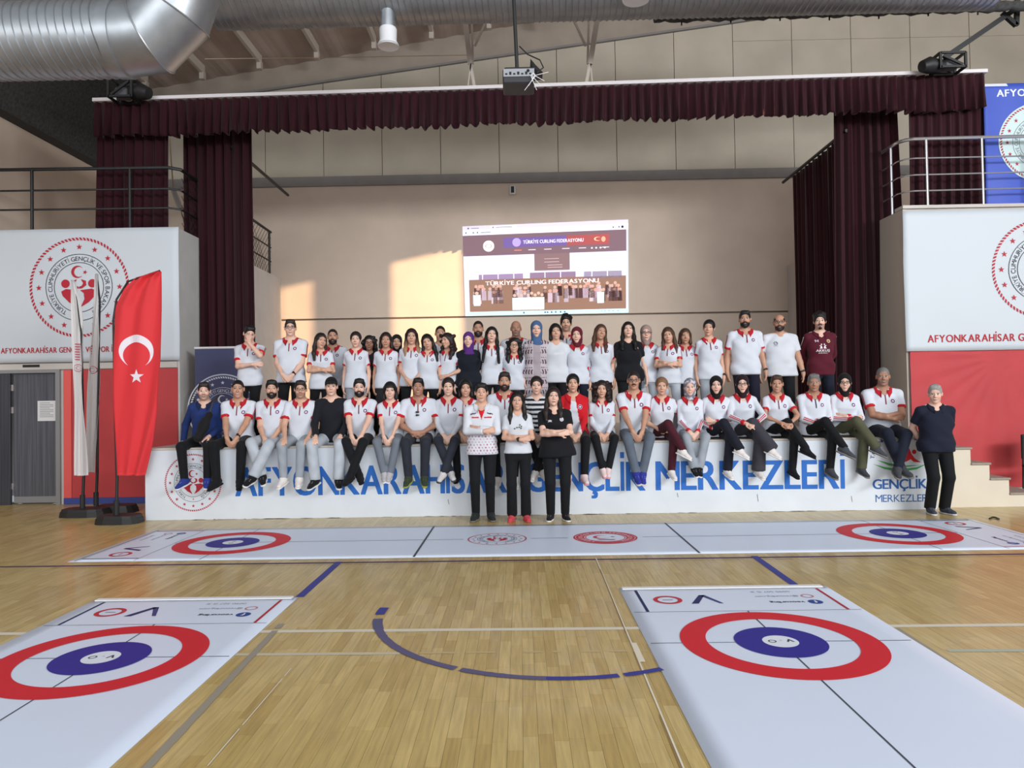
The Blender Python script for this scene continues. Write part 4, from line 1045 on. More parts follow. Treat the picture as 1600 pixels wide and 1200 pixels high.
    # --- hair, scarves, caps
    HF = Field(); hcl = hcol; hname = 'hair'; cut_face = True
    def hh(c, r, k=.02, op='u'): HF.ell(hp(*c), np.array(r)*hs, RH, k, op)
    def hcn(a_, b_, ra, rb, k=.025): HF.cone(hp(*a_), hp(*b_), ra*hs, rb*hs, k)
    step = .0128
    if hair in ('short', 'curlytop', 'ring', 'crop'):
        t_ = {'short': .010, 'curlytop': .026, 'ring': .004, 'crop': .004}[hair]
        hh((0, .016, .034), (.074+t_*.5, .094+t_*.8, .085+t_))
        if hair == 'short': hcn((-.035, -.045, .096), (.04, -.05, .092), .026, .028)
        if hair == 'curlytop':
            for k in range(16):
                a_ = rg.uniform(0, 6.28); e_ = rg.uniform(.4, 1.4); hh((.07*math.cos(a_)*math.cos(e_)*1.1, .01+.085*math.sin(a_)*math.cos(e_), .045+.085*math.sin(e_)), (.028,)*3, .01)
        hh((0, -.110, -.026), (.076, .092, .092), .010, 's')
        HF.plane(hp(0, .05, -.050), RH@unit([0, -.5, -1])); 
        if hair == 'ring': hh((0, -.03, .125), (.075, .105, .085), .01, 's')
    elif hair in ('long', 'bob', 'longcurly', 'curlybob', 'tied', 'bangs', 'verylong'):
        hh((0, .018, .036), (.086, .106, .096)); fringe = False
        if hair != 'tied':
            zl = {'long': -.30, 'bob': -.115, 'longcurly': -.28, 'curlybob': -.15, 'bangs': -.10, 'verylong': -.42}[hair]; fat = 1.25 if 'curly' in hair else 1.0
            for sx in (-1, 1):
                hcn((sx*.070, .012, .03), (sx*.084, .004, -.10), .026*fat, .027*fat)
                if zl < -.12:
                    hcn((sx*.084, .004, -.10), (sx*(.092+.01*(fat > 1)), -.035, max(zl, -.2)), .027*fat, .030*fat)
                    if zl < -.21: hcn((sx*.092, -.035, -.2), (sx*.088, -.080, zl) if zl > -.4 else (sx*.118, -.140, zl), .029*fat, .021)
            hh((0, .060, -.05 if zl > -.2 else -.10), (.086*fat, .052, .10 if zl > -.2 else .17), .03)
        else: hh((0, .118, .03), (.036, .036, .036), .015); hcn((0, .12, .0), (.03, .10, -.16), .03, .014)
        if 'curly' in hair:
            for k in range(34):
                sx = rg.choice((-1, 1)); zz = rg.uniform(zl+.04, .10); hh((sx*rg.uniform(.07, .108) if zz < .06 else rg.uniform(-.08, .08), rg.uniform(-.05, .07), zz), (.030,)*3, .012)
        hh((0, -.112, -.030), (.066 if hair != 'tied' else .074, .094, .098 if hair not in ('bangs',) else .074), .012, 's')
    elif hair == 'hijab':
        hname = 'headscarf'; hh((0, .014, .034), (.086, .107, .099)); hh((0, .008, -.050), (.080, .078, .096), .03)
        if colr and top != 'coat_black': HF.cone(hp(0, .012, -.07), tp(0, .014, .53), .070*hs, .066*s, .03); HF.ell(tp(0, -.045, .535), np.array([.048, .040, .036])*s, RT, .02)
        else: HF.cone(hp(0, .012, -.07), tp(0, .006, .51), .072*hs, .088*s, .03); HF.ell(tp(0, -.006, .475), np.array([.118, .108, .045])*s, RT, .03)
        hh((0, -.120, -.020), (.058, .082, .100), .008, 's'); hh((0, -.120, -.072), (.052, .074, .056), .008, 's'); step = .0118
    elif hair == 'cap':
        hname = 'cap'; hh((0, .012, .040), (.082, .104, .092)); hh((0, -.112, .052), (.062, .070, .012), .008)
        hh((0, -.07, -.03), (.085, .078, .078), .008, 's'); HF.plane(hp(0, 0, .020), RH@unit([0, 0, -1]))
        HH = Field(); HH.ell(hp(0, .018, .028), np.array([.079, .100, .080])*hs, RH, .02); HH.ell(hp(0, -.105, -.03), np.array([.078, .095, .11])*hs, RH, .01, 's'); HH.plane(hp(0, .05, -.045), RH@unit([0, -.4, -1]))
        link('hair', field_mesh('hair', HH, step, HAIRS[hc], M_HAIR), root)
    elif hair == 'bald': HF = None
    if HF is not None:
        if hair == 'hijab':
            hv = np.array(lin(hc if isinstance(hc, tuple) else HAIRS[hc]), F32)
        else: hv = hcol
        sc_col = None
        for ex in extra:
            if isinstance(ex, tuple) and ex[0] == 'scarf': hv = np.array(lin(ex[1]), F32); sc_col = np.array(lin(ex[2]), F32) if len(ex) > 2 else None
            if isinstance(ex, tuple) and ex[0] == 'ends': pass
        tipc = [ex[1] for ex in extra if isinstance(ex, tuple) and ex[0] == 'tips']
        def hcolf(P):
            n_ = noise3(P*np.array([1, 1, .25]), 160, ph); c = hv*(1+.22*n_)[:, None]
            if hair == 'hijab':
                c = hv*(1+.06*n_)[:, None]
                if sc_col is not None: c = np.where((noise3(P, 75, ph) > .15)[:, None], sc_col, c)
            if tipc:
                L = ((P-hc0)@RHi.T)/hs; t_ = np.clip((-.04-L[:, 2])/.12, 0, 1)[:, None]; c = c*(1-t_)+np.array(lin(tipc[0]), F32)*t_*(1+.2*n_)[:, None]
            return c
        link(hname, field_mesh(hname, HF, step, hcolf, M_CLOTH if hname != 'hair' else M_HAIR), root)
    if beard in ('full', 'goatee', 'moustache'):
        BF = Field(); 
        def bb(c, r, k=.012, op='u'): BF.ell(hp(*c), np.array(r)*hs, RH, k, op)
        if beard == 'full':
            bb((0, -.026, -.062), (.064, .066, .062)); bb((0, -.060, -.100), (.034, .030, .028)); bb((0, -.10, -.022), (.10, .06, .034), .01, 's'); bb((0, -.096, -.064), (.020, .022, .0095), .004, 's'); BF.plane(hp(0, .03, -.06), RH@unit([0, 1, .25]))
            bb((0, -.02, -.03), (.0585, .0655, .0775), .002, 's')
        if beard == 'goatee': bb((0, -.066, -.097), (.024, .022, .022))
        BF.cone(hp(-.024, -.083, -.052), hp(.024, -.083, -.052), .0075*hs, .0075*hs, .006); BF.cone(hp(-.012, -.090, -.047), hp(.012, -.090, -.047), .007*hs, .007*hs, .006)
        link('beard' if beard != 'moustache' else 'moustache', field_mesh('beard', BF, .0078, lambda P: hcol*(1+.2*noise3(P, 200, ph))[:, None], M_HAIR), root)
    if glasses:
        Gm = MB(); rr = .0225
        for sx in (-1, 1):
            Gm.tube([hp(sx*.031+rr*1.05*math.cos(t), -.101, .004+rr*.78*math.sin(t)) for t in np.linspace(0, 2*math.pi, 13)], .0026, 5)
            Gm.tube([hp(sx*.054, -.099, .010), hp(sx*.082, -.06, .012), hp(sx*.086, .01, .006)], .0024, 5)
        Gm.tube([hp(-.009, -.102, .008), hp(.009, -.102, .008)], .0024, 5)
        Gm.build('glasses', M_BLACKP, root)
    if 'watch' in extra or 'watch_l' in extra:
        sx = 1 if 'watch' in extra else -1; a2 = unit(WR[sx]-EL[sx]); p0 = WR[sx]-a2*.025
        Wm = MB().tube([p0-a2*.011, p0+a2*.011], .031*s, 14); q = unit(np.array([0, -1, .2])-a2*(np.array([0, -1, .2])@a2)); c0 = p0+q*.030*s
        Wm.tube([c0, c0+q*.010], .017, 12); Wm.build('wristwatch', M_BLACKP, root, smooth=True)
    if 'sunglasses' in extra:
        P = front([-.012, .012, -.012, .012], [.375, .375, .335, .335], .010); Sg = MB()
        for k in range(2): Sg.tube([P[k*2]+np.array([0, -.006, .012]), P[k*2]+np.array([0, -.008, -.012])], .016, 10); Sg.tube([P[k*2+1]+np.array([0, -.006, .010]), P[k*2+1]+np.array([0, -.006, -.008])], .006, 8)
        Sg.build('hanging_sunglasses', M_BLACKP, root)
    return root, dict(tp=tp, WR=WR, EL=EL, SH=SH, s=s, front=front, hp=hp)
# ------------------------------------------------------------------ banners, flags, railings
def cloth_sheet(name, x0, x1, z0, z1, Y, m, parent=None, amp=.012, seed=1, nx=40, nz=24, thick=.008):
    rg = random.Random(seed); ph = [rg.uniform(0, 6) for _ in range(6)]
    f = lambda u, v: amp*(math.sin(5*u+3*v+ph[0])*.5+math.sin(9*u-2*v+ph[1])*.25+math.sin(2*u+7*v+ph[2])*.25)
    vs = [(x0+(x1-x0)*i/nx, Y-f(3*i/nx, 2*j/nz)+sd*thick, z0+(z1-z0)*j/nz) for sd in (0, 1) for i in range(nx+1) for j in range(nz+1)]
    N = (nx+1)*(nz+1); fs = []
    for i in range(nx):
        for j in range(nz):
            a = i*(nz+1)+j; q = (a, a+nz+1, a+nz+2, a+1); fs.append(q); fs.append(tuple(v+N for v in q[::-1]))
    for i in range(nx):
        for j in (0, nz): a = i*(nz+1)+j; fs.append((a, a+N, a+nz+1+N, a+nz+1) if j == 0 else (a, a+nz+1, a+nz+1+N, a+N))
    for j in range(nz):
        for i in (0, nx): a = i*(nz+1)+j; fs.append((a, a+1, a+1+N, a+N) if i == 0 else (a, a+N, a+1+N, a+1))
    o = link(name, mesh_from(name, vs, np.array(fs, np.int32), None, True, m), parent)
    fr = lambda u, v, h: (u, Y-f(3*(u-x0)/(x1-x0), 2*(v-z0)/(z1-z0))-h, v)
    return o, fr
EM_BIG = emblem((178, 38, 54), (52, 50, 62))
SLOGAN = 'AFYONKARAHİSAR GENÇLİK VE SPOR İL MÜDÜRLÜĞÜ'
# left white banner
BY = WALL_Y-.075
a, b = at(-150, 564, BY), at(279, 355, BY)
t = thing('wall_banner', 'white vinyl banner with a round red emblem above the grey door', 'banner', (0, 0, 0))
_, fr = cloth_sheet('vinyl', a[0], b[0], at(200, 564, BY)[2], at(200, 356, BY)[2], BY, M_VINYLW, t, .012, 3)
c = at(124, 449, BY); build_emblem(EM_BIG, c[0], c[2], 79*BY/FPX, t, fr, .006)
c = at(2, 552.5, BY); d = at(277, 549, BY); F = Flat(); F.text(SLOGAN, c[0], c[2], 8.6*BY/FPX/.70, (172, 34, 46), 1, 0, gap=.09, width=(at(89, 550, BY)[0]-c[0])*Flat.run(SLOGAN, 1, .09)/Flat.run('AFYONKARAHİSAR', 1, .09))
F.build('lettering', t, fr, off=.004)
# right white banner and the red cloth below it
a, b = at(1412, 549, BY), at(1760, 549, BY)
t = thing('wall_banner', 'white vinyl banner above the red cloth on the right wall', 'banner', (0, 0, 0))
_, fr = cloth_sheet('vinyl', at(1413, 440, BY)[0], b[0], at(1420, 549, BY)[2], at(1412, 330, BY)[2], BY, M_VINYLW, t, .014, 4)
c = at(1628, 420, BY); build_emblem(EM_BIG, c[0], c[2], 77*BY/FPX, t, fr, .006)
c = at(1450, 535, BY); F = Flat(); F.text(SLOGAN, c[0], c[2], 11.5*BY/FPX/.70, (172, 34, 46), 1, 0, gap=.09, width=(at(1586, 535, BY)[0]-c[0])*Flat.run(SLOGAN, 1, .09)/Flat.run('AFYONKARAHİSAR', 1, .09)); F.build('lettering', t, fr, off=.004)
t = thing('red_wall_cloth', 'creased red cloth covering the wall under the right white banner', 'wall cloth', (0, 0, 0))
RYc = WALL_Y-.05
z0, z1 = .06, at(1420, 549.5, RYc)[2]
def crease(x, z):
    c = at(1567, 556, RYc); d = math.hypot(x-c[0], z-c[2]); an = math.atan2(z-c[2], x-c[0])
    return .010*math.sin(an*23)*math.exp(-d*.6)*min(d*3, 1)+.008*math.sin(x*2.1+z*1.1)
vs = []; nx, nz = 90, 60; x0, x1 = BLK_R+.02, 10.8
for sd in (0, 1):
    for i in range(nx+1):
        for j in range(nz+1):
            x, z = x0+(x1-x0)*(i/nx)**1.3, z0+(z1-z0)*j/nz; vs.append((x, RYc-crease(x, z)+sd*.006, z))
fs = []; N = (nx+1)*(nz+1)
for i in range(nx):
    for j in range(nz):
        q = i*(nz+1)+j; fs.append((q, q+nz+1, q+nz+2, q+1)); fs.append((q+1+N, q+nz+2+N, q+nz+1+N, q+N))
link('cloth', mesh_from('cloth', vs, np.array(fs, np.int32), None, True, M_RED), t)
# blue banner on the right gallery
BBY = 11.86; a, b = at(1541, 309, BBY), at(1760, 130, BBY)
t = thing('gallery_banner', 'blue banner with a round white emblem behind the steel railing', 'banner', (0, 0, 0))
_, fr = cloth_sheet('vinyl', a[0], b[0], GRZ+.02, at(1545, 131, BBY)[2], BBY, mat('blue_vinyl', (62, 88, 190), .55, bump=(1.6, .2)), t, .010, 6)
c = at(1622, 222, BBY); build_emblem(emblem((170, 44, 66), (70, 70, 90), (206, 226, 226)), c[0], c[2], 59*BBY/FPX, t, fr, .006)
c = at(1558, 151, BBY); F = Flat(); F.text('AFYONKARAHİSAR', c[0], c[2], 11*BBY/FPX/.70, (232, 236, 246), 1, 0, gap=.09); F.build('lettering', t, fr, off=.004)
F = Flat(); F.rect(a[0], at(1545, 135, BBY)[2], b[0], at(1545, 131, BBY)[2], (214, 220, 232)); F.build('white_hem', t, fr, off=.003)
# dark blue roll-up banner on the stage
RUY = 11.55; a, b = at(305, 600, RUY), at(391, 547, RUY); zt = at(340, 545, RUY)[2]
t = thing('roll_up_banner', 'dark blue roll-up banner with a white emblem behind the seated man in blue', 'banner', ((a[0]+b[0])/2, RUY, STAGE_Z))
wd = (b[0]-a[0])/2; MB().box(-wd, wd, -.005, .005, .06, zt-STAGE_Z).build('print_sheet', mat('navy_vinyl', (62, 68, 106), .5, bump=(2.5, .3)), t)
MB().box(-wd-.01, wd+.01, -.02, .02, zt-STAGE_Z, zt-STAGE_Z+.035, .008).build('top_rail', M_WHITE, t)
MB().box(-wd-.02, wd+.02, -.09, .09, 0, .07, .015).build('base_case', M_ALU, t)
c = at(348, 640, RUY); build_emblem(emblem((214, 218, 230), (206, 210, 224)), 0, c[2]-STAGE_Z, 52*RUY/FPX, t, lambda u, v, h: (u, -.005-h, v)); F = Flat()
F.ring(0, c[2]-STAGE_Z, 54*RUY/FPX, 56*RUY/FPX, (200, 206, 222), 1); F.build('outer_circle', t, lambda u, v, h: (u, -.005-h, v))

# feather flags on weighted bases
def flag(label, rows, Y, m, pole, basec, base_w, name='feather_flag', folds=9, deco=None, basey=None):
    root = thing(name, label, 'flag', (basec[0], basec[1], 0)); rg = random.Random(int(rows[0][0]+rows[0][1])); ph = rg.uniform(0, 6)
    ys = np.array([r[0] for r in rows], float); xl = np.array([r[1] for r in rows], float); xr = np.array([r[2] for r in rows], float)
    nz, nx = 70, 30; ox, oy = basec[0], basec[1]
    wv = lambda u, v: .035*math.sin(folds*u*.9+6*v+ph)*min(1, .3+u)+.015*math.sin(17*u+9*v+ph)
    def pt(u, v, h=0):
        y = ys[0]+(ys[-1]-ys[0])*v; a = np.interp(y, ys, xl); b = np.interp(y, ys, xr); p = at(a+(b-a)*u, y, Y)
        return (p[0]-ox, Y-oy-wv(u, v)-h, p[2])
    vs = [pt(i/nx, j/nz, sd) for sd in (0, -.006) for i in range(nx+1) for j in range(nz+1)]; N = (nx+1)*(nz+1); fs = []
    for i in range(nx):
        for j in range(nz):
            a = i*(nz+1)+j; fs.append((a, a+1, a+nz+2, a+nz+1)); fs.append((a+N, a+nz+1+N, a+nz+2+N, a+1+N))
    for j in range(nz):
        for i in (0, nx): a = i*(nz+1)+j; fs.append((a, a+N, a+1+N, a+1))
    for i in range(nx):
        for j in (0, nz): a = i*(nz+1)+j; fs.append((a, a+nz+1, a+nz+1+N, a+N))
    me = mesh_from('cloth', vs, np.array(fs, np.int32), None, True, m)
    link('cloth', me, root)
    def inv(x, y):       # pixel in the photo -> cloth parameters, so that the print follows the folds
        v = (y-ys[0])/(ys[-1]-ys[0]); a = np.interp(y, ys, xl); b = np.interp(y, ys, xr); return (x-a)/(b-a), v
    if deco:
        F = Flat(); deco(F); F.build('printed_mark', root, lambda x, y, h: pt(*inv(x, y), h+.004), off=0, eps=.002)
    pts = [at(x, y, Y+.03) for x, y in pole]; pts = [(p[0]-ox, p[1]-oy, p[2]) for p in pts]; pts[0] = (pts[0][0], 0.0, .12)
    MB().tube(pts, [.02]*2+[.014]*(len(pts)-2), 8).build('pole', M_BLACKP, root, smooth=True)
    m_ = MB(); n = 12
    for w_, z0, z1 in ((base_w, 0, .07), (base_w*.93, .07, .11)):
        pl = [(w_*math.copysign(abs(math.cos(q))**.6, math.cos(q)), .62*w_*math.copysign(abs(math.sin(q))**.6, math.sin(q))) for q in np.linspace(0, 2*math.pi, n+1)[:-1]+.26]
        k = len(m_.v); m_.add([(x, y, z0) for x, y in pl]+[(x*.96, y*.96, z1) for x, y in pl], [list(range(n-1, -1, -1)), list(range(n, 2*n))]+[(i, (i+1) % n, n+(i+1) % n, n+i) for i in range(n)])
    m_.build('weighted_base', M_BLACKP, root)
    MB().tube([(pts[0][0], 0, .1), (pts[0][0], 0, .3)], .035, 10).build('socket', M_BLACKP, root)
    return root
b1 = fl(187, 817); FY = b1[1]
M_FLAGR = mat('red_flag_cloth', (212, 40, 48), .7, sheen=.1)
def tr_deco(F):
    def yflip(): pass
    G = Flat(); G.crescent(0, 0, 26, (226, 218, 226), 0, math.pi/2); F.merge(G, 213, 549, 1); G = Flat(); G.star(0, 0, 11.5, (226, 218, 226), 0, math.pi); F.merge(G, 214, 588.5, 1)
flag('red feather flag with a white crescent and star on a black base', [(424, 246, 251), (433, 212, 251.5), (450, 193, 252), (480, 178, 252.5), (560, 177.5, 252), (640, 178, 247), (690, 180, 238), (743, 183, 224)], FY, M_FLAGR,
     [(184, 800), (183, 745), (179, 640), (177, 500), (182, 468), (200, 440), (250, 423)], b1, .30, folds=16, deco=tr_deco)
F_W = mat('white_flag_cloth', (214, 210, 210), .75)
def wdeco(cx, cy, r):
    def f(F):
        F.ring(cx, cy, r*.86, r, (180, 70, 84), 0, 24); F.ring(cx, cy, r*.45, r*.52, (190, 100, 110), 0, 20)
        for k in range(7): F.rect(cx-r*.6, cy-r-8-4*k, cx+r*(.1+.07*k), cy-r-6.4-4*k, (178, 70, 84))
    return f
b2 = fl(133, 806); W1 = b2[1]
flag('narrow folded white flag on the black base nearest the door', [(438, 111, 114), (470, 111, 123), (500, 112, 128), (560, 114, 130), (640, 115, 131), (743, 116, 136)], W1, F_W,
     [(131, 800), (131, 740), (130, 640), (127, 520), (121, 470), (112, 438)], b2, .33, folds=6, deco=wdeco(122, 575, 6))
b3 = fl(195, 802); W2 = b3[1]+.12; b3 = (at(150, 700, W2)[0]+.30, W2, 0)
flag('narrow folded white flag beside the red flag', [(428, 149, 153.5), (470, 146, 156), (560, 139, 153), (600, 137, 153), (680, 135, 152), (738, 137, 150)], W2, F_W,
     [(152, 800), (152, 738), (153, 640), (155, 520), (156, 470), (151, 428)], b3, .30, folds=6, deco=wdeco(146, 578, 6))

# railings of the galleries
def rail_tube(t, name, pts, r, m): MB().tube(pts, r, 8).build(name, m, t, smooth=True)
RLY = 11.6
t = thing('gallery_railing', 'black steel gallery railing over the white banner beside the door', 'railing', (0, 0, 0))
ex_ = at(268, 300, RLY)[0]; exx = BLK_L-.06
zz = [at(150, y, RLY)[2] for y in (264, 297, 327)]
for z, r in zip(zz, (.028, .016, .016)):
    rail_tube(t, 'handrail' if r > .02 else 'rail', [(SIDE_X+.02, RLY, z+.02), (ex_-.05, RLY, z), (exx, RLY+.12, z), (exx, 16.0, z-.05)], r, M_BLACK)
for x in (50, 203): c = at(x, 300, RLY); MB().tube([(c[0], RLY, GAL_Z-.01), (c[0], RLY, zz[0])], .026).build('post', M_BLACK, t, smooth=True)
for y in (13.0, 14.5, 15.9): MB().tube([(exx, y, GAL_Z-.01), (exx, y, zz[0]-.03)], .026).build('post', M_BLACK, t, smooth=True)
n_ = MB()
for k in range(40):
    y0 = 11.8+k*.15; h_ = zz[0]-GAL_Z
    for sgn in (1, -1):
        ya, yb = y0, y0+sgn*h_
        za, zb = GAL_Z, zz[0]
        if yb > 16: zb = GAL_Z+h_*(16-ya)/(yb-ya); yb = 16
        if yb < 11.75: zb = GAL_Z+h_*(11.75-ya)/(yb-ya); yb = 11.75
        if ya < 16: n_.bar((exx, ya, za), (exx, yb, zb-.05), .006)
n_.build('safety_net', M_BLACK, t, kind='stuff')
t = thing('gallery_railing', 'polished steel gallery railing in front of the blue banner', 'railing', (0, 0, 0))
zz = [at(1450, y, RLY)[2] for y in (217, 247, 273, 298)]; rx = BLK_R+.06; cxr = at(1420, 220, RLY)[0]
for k, z in enumerate(zz):
    sl = [at(1580, y, RLY)[2] for y in (213, 244, 269, 294)][k]
    rail_tube(t, 'handrail' if k == 0 else 'rail', [(rx, 15.5, z), (rx, RLY+.16, z-.0), (cxr-.03, RLY+.03, z), (cxr+.08, RLY, z), (10.9, RLY, z+(sl-z)*2.0)], .030 if k == 0 else .013, M_CHROME)
for x in (1449, 1536, 1625): c = at(x, 300, RLY); MB().tube([(c[0], RLY, GRZ), (c[0], RLY, zz[0]+.01)], .024).build('post', M_CHROME, t, smooth=True)
MB().tube([(rx, RLY+.35, GRZ), (rx, RLY+.35, zz[0])], .024).build('post', M_CHROME, t, smooth=True); MB().tube([(rx, 14, GRZ), (rx, 14, zz[0])], .024).build('post', M_CHROME, t, smooth=True)
# white lamp tube hanging in the gap at the left
c = at(277, 310, 13.2); a, b = at(271, 297, 13.2), at(282, 326, 13.2); e = at(265, 216, 13.2)
t = thing('hanging_tube', 'white tube tied by a cord in the gap beside the left drape', 'tube', (0, 0, 0))
MB().tube([a, b], .05, 12).build('sleeve', M_WHITE, t, smooth=True); MB().tube([e, a], .012, 6).build('cord', mat('cord', (196, 176, 150), .8), t); MB().tube([b, at(291, 358, 13.2)], .012, 6).build('cord', mat('cord', (196, 176, 150), .8), t)

# ------------------------------------------------------------------ ducts, lamps, projector
DY = 8.5
def ribbed(x0, x1, y, z, r, pitch, r_rib):
    m_ = MB(); pts, rs = [], []; x = x0
    while x < x1:
        for dx, rr in ((0, r), (pitch*.42, r), (pitch*.5, r+r_rib), (pitch*.58, r)): pts.append((x+dx, y, z)); rs.append(rr)
        x += pitch
    m_.tube(pts, rs, 40); m_.v = [(a-.16*(c-z), b, c) for a, b, c in m_.v]; return m_
c0 = at(0, 62, DY); c1 = at(190, 61, DY); DR = 57*DY/FPX
t = thing('spiral_duct', 'large galvanised spiral duct with an upturned elbow over the left gallery', 'duct', (0, 0, 0))
ribbed(-8.6, c1[0]-.02, DY, c1[2], DR, .10, .016).build('ribbed_pipe', M_GALV, t, smooth=True)
m_ = MB().tube([(c1[0]-.07, DY, c1[2]), (c1[0]+.06, DY, c1[2])], DR+.02, 40); m_.build('collar', M_GALV, t, smooth=True)
el = [at(190, 61, DY), at(236, 58, DY), at(272, 20, DY-.02), at(290, -36, DY-.05), at(292, -130, DY-.05)]
tb = MB().tube(el, DR, 40)
for k in range(len(el)-1):
    sg = MB().add(tb.v[k*40:(k+2)*40], [(q, (q+1) % 40, 40+(q+1) % 40, 40+q) for q in range(40)]); sg.build('elbow_segment', M_GALV, t, smooth=True)
    if k:
        ctr = Vector(el[k]); sm = MB(); rg_ = [ctr+(Vector(v)-ctr)*1.012 for v in tb.v[k*40:(k+1)*40]]; sm.tube(rg_+[rg_[0]], .011, 6, False); sm.build('seam', M_GALV, t, smooth=True)
EY = 10.2; e0 = at(322, -22, EY); e1 = at(1050, -42, EY); ER = 64*EY/FPX
t = thing('spiral_duct', 'galvanised spiral duct running across under the roof to the right', 'duct', (0, 0, 0))
m_ = ribbed(0, 11.2, 0, 0, ER, .09, .014)
sl = (e1[2]-e0[2])/(e1[0]-e0[0])
m_.v = [(x+e0[0], y+EY, z+e0[2]+sl*x) for x, y, z in m_.v]; m_.build('ribbed_pipe', M_GALV, t, smooth=True)
def diffuser(x, y0, y1, y2, Y, label, rpx, rim):
    a, b, c = at(x, y0, Y), at(x, y1, Y), at(x, y2, Y); t = thing('air_diffuser', label, 'air diffuser', (a[0], Y, c[2])); H = a[2]-c[2]; hb = b[2]-c[2]; r = rpx*Y/FPX
    m_ = MB().tube([(0, 0, H), (0, 0, H*.62), (0, 0, H*.62), (0, 0, hb)], [r, r, r*1.05, r*1.05], 24); m_.build('neck', M_GALV, t, smooth=True)
    R = rim*Y/FPX; MB().tube([(0, 0, hb+.07), (0, 0, hb+.05), (0, 0, .06), (0, 0, .0), (0, 0, -.02), (0, 0, .02), (0, 0, .05)], [r*1.12, r*1.2, r*1.15, R, R*.96, R*.7, R*.62], 28).build('nozzle', M_WHITE, t, smooth=True)
diffuser(606, 14, 52, 71, 10.05, 'round white air diffuser hanging below the duct left of the projector', 11.5, 17)
diffuser(993, -40, -16, -2, 9.85, 'white air diffuser at the top edge right of the projector', 14, 22)
# rolled net along the roof on the right
a, b = at(1022, 28, 11.2), at(1700, 6, 11.2)
t = thing('rolled_net', 'long dark rolled net slung under the roof at the top right', 'net', (0, 0, 0))
m_ = MB(); pts = []; rs = []
for k in range(80): u = k/79; pts.append((a[0]+(b[0]-a[0])*u, 11.2, a[2]+(b[2]-a[2])*u+.012*math.sin(k*.9))); rs.append(.075+.012*math.sin(k*2.3))
m_.tube(pts, rs, 10).build('roll', M_NET, t, smooth=True)
for k in range(5, 80, 9): p_ = pts[k]; MB().tube([(p_[0], 11.2, p_[2]-.12), (p_[0]+.02, 11.2, p_[2]+.5)], .012, 6).build('tie', M_BLACK, t)
# steel struts between the roof and the valance rail
for lab, xs_ in (('grey steel strut leaning down to the valance left of the projector', ((716, -60), (735, 100), (742, 139))), ('grey steel strut leaning down to the valance right of the projector', ((947, -60), (922, 100), (915, 135)))):
    t = thing('roof_strut', lab, 'strut', (0, 0, 0)); P_ = [at(x, y, VY-.02) for x, y in xs_]; sx = 1 if xs_[0][0] < 800 else -1
    MB().bar(P_[0], P_[1], .085, .05).build('upper_profile', M_STEEL, t); MB().bar(P_[1], P_[2], .05, .04).build('lower_profile', M_STEEL, t)
    x0 = xs_[1][0]; MB().bar(at(x0+sx*2, 30, VY), at(x0+sx*4, 100, VY), .035).build('rod', M_STEEL, t)
    MB().bar(at(x0+sx*26, 30, VY), at(x0+sx*7, 72, VY), .035).build('brace', M_STEEL, t)
    MB().bar(at(x0+1, 98, VY-.03), at(x0-sx*4, 138, VY-.03), .02).build('tie', M_STEEL, t)
# wire across
a, b = at(320, 92, VY-.03), at(738, 86, VY-.03); o = MB().tube([a, ((a[0]+b[0])/2, VY-.03, (a[2]+b[2])/2-.01), b], .006, 6).build('cable', mat('cord', (196, 176, 150), .8)); o['label'] = 'thin pale cable stretched across under the roof left of the projector'; o['category'] = 'cable'
# projector on its pole
PY = 8.2; a, b = at(786, 140, PY), at(834, 97, PY); c = at(808, 100, PY); d = at(801, -40, PY)
t = thing('projector', 'black projector hanging from a pole above the stage opening', 'projector', (c[0], PY, a[2])); O = np.array([c[0], PY, a[2]])
W_ = b[0]-a[0]; H_ = b[2]-a[2]
m_ = MB().box(a[0]-O[0], b[0]-O[0], -.16, .18, .0, H_*.55, .015); m_.build('housing', mat('dark_grey_plastic', (44, 44, 48), .5), t)
m_ = MB().box(a[0]-O[0]+.01, b[0]-O[0]-.0, -.168, -.158, H_*.24, H_*.52); m_.build('rear_panel', mat('pale_grey_plastic', (150, 152, 158), .5), t)
F = Flat()
for k in range(7): F.rect(a[0]-O[0]+.03+.045*k, H_*.30, a[0]-O[0]+.055+.045*k, H_*(.36+.05*(k % 2)), (30, 30, 34))
F.disc(b[0]-O[0]-.07, H_*.44, .018, (20, 20, 22)); F.build('sockets', t, lambda u, v, h: (u, -.168-h, v))
m_ = MB().box(a[0]-O[0]+.02, b[0]-O[0]+.02, -.12, .2, H_*.55, H_*.66, .01); m_.add([(b[0]-O[0]-.02, -.14, H_*.55), (b[0]-O[0]+.10, -.05, H_*.55), (b[0]-O[0]+.10, .15, H_*.55), (b[0]-O[0]-.05, .2, H_*.55), (b[0]-O[0]-.04, -.1, H_*.98), (b[0]-O[0]+.02, .0, H_*.9)], [(0, 1, 5, 4), (1, 2, 5), (2, 3, 4, 5), (0, 4, 3), (0, 3, 2, 1)]); m_.build('bracket', M_BLACK, t)
MB().tube([(0, 0, H_*.6), ((d[0]-c[0])*.3, 0, H_*.6+.35), (d[0]-c[0], 0, d[2]-O[2])], .022, 10).build('pole', M_BLACK, t, smooth=True)
m_ = MB(); m_.tube([(.03, 0, H_*1.6), (.12, -.03, H_*1.25), (.26, -.05, H_*1.0), (.30, -.06, H_*.7), (.22, -.1, H_*.45)], .008, 6); m_.build('black_cable', M_BLACK, t, smooth=True)
m_ = MB()
for k in range(7): m_.tube([(W_*.5, -.17, H_*.35), (W_*.5+.03*math.cos(k), -.2, H_*.22), (W_*.5+(-.10+.045*k), -.18, -.09+.05*(k % 3)+(.2 if k > 5 else 0))], .0035, 5)
m_.build('white_cables', M_WHITE, t, smooth=True)
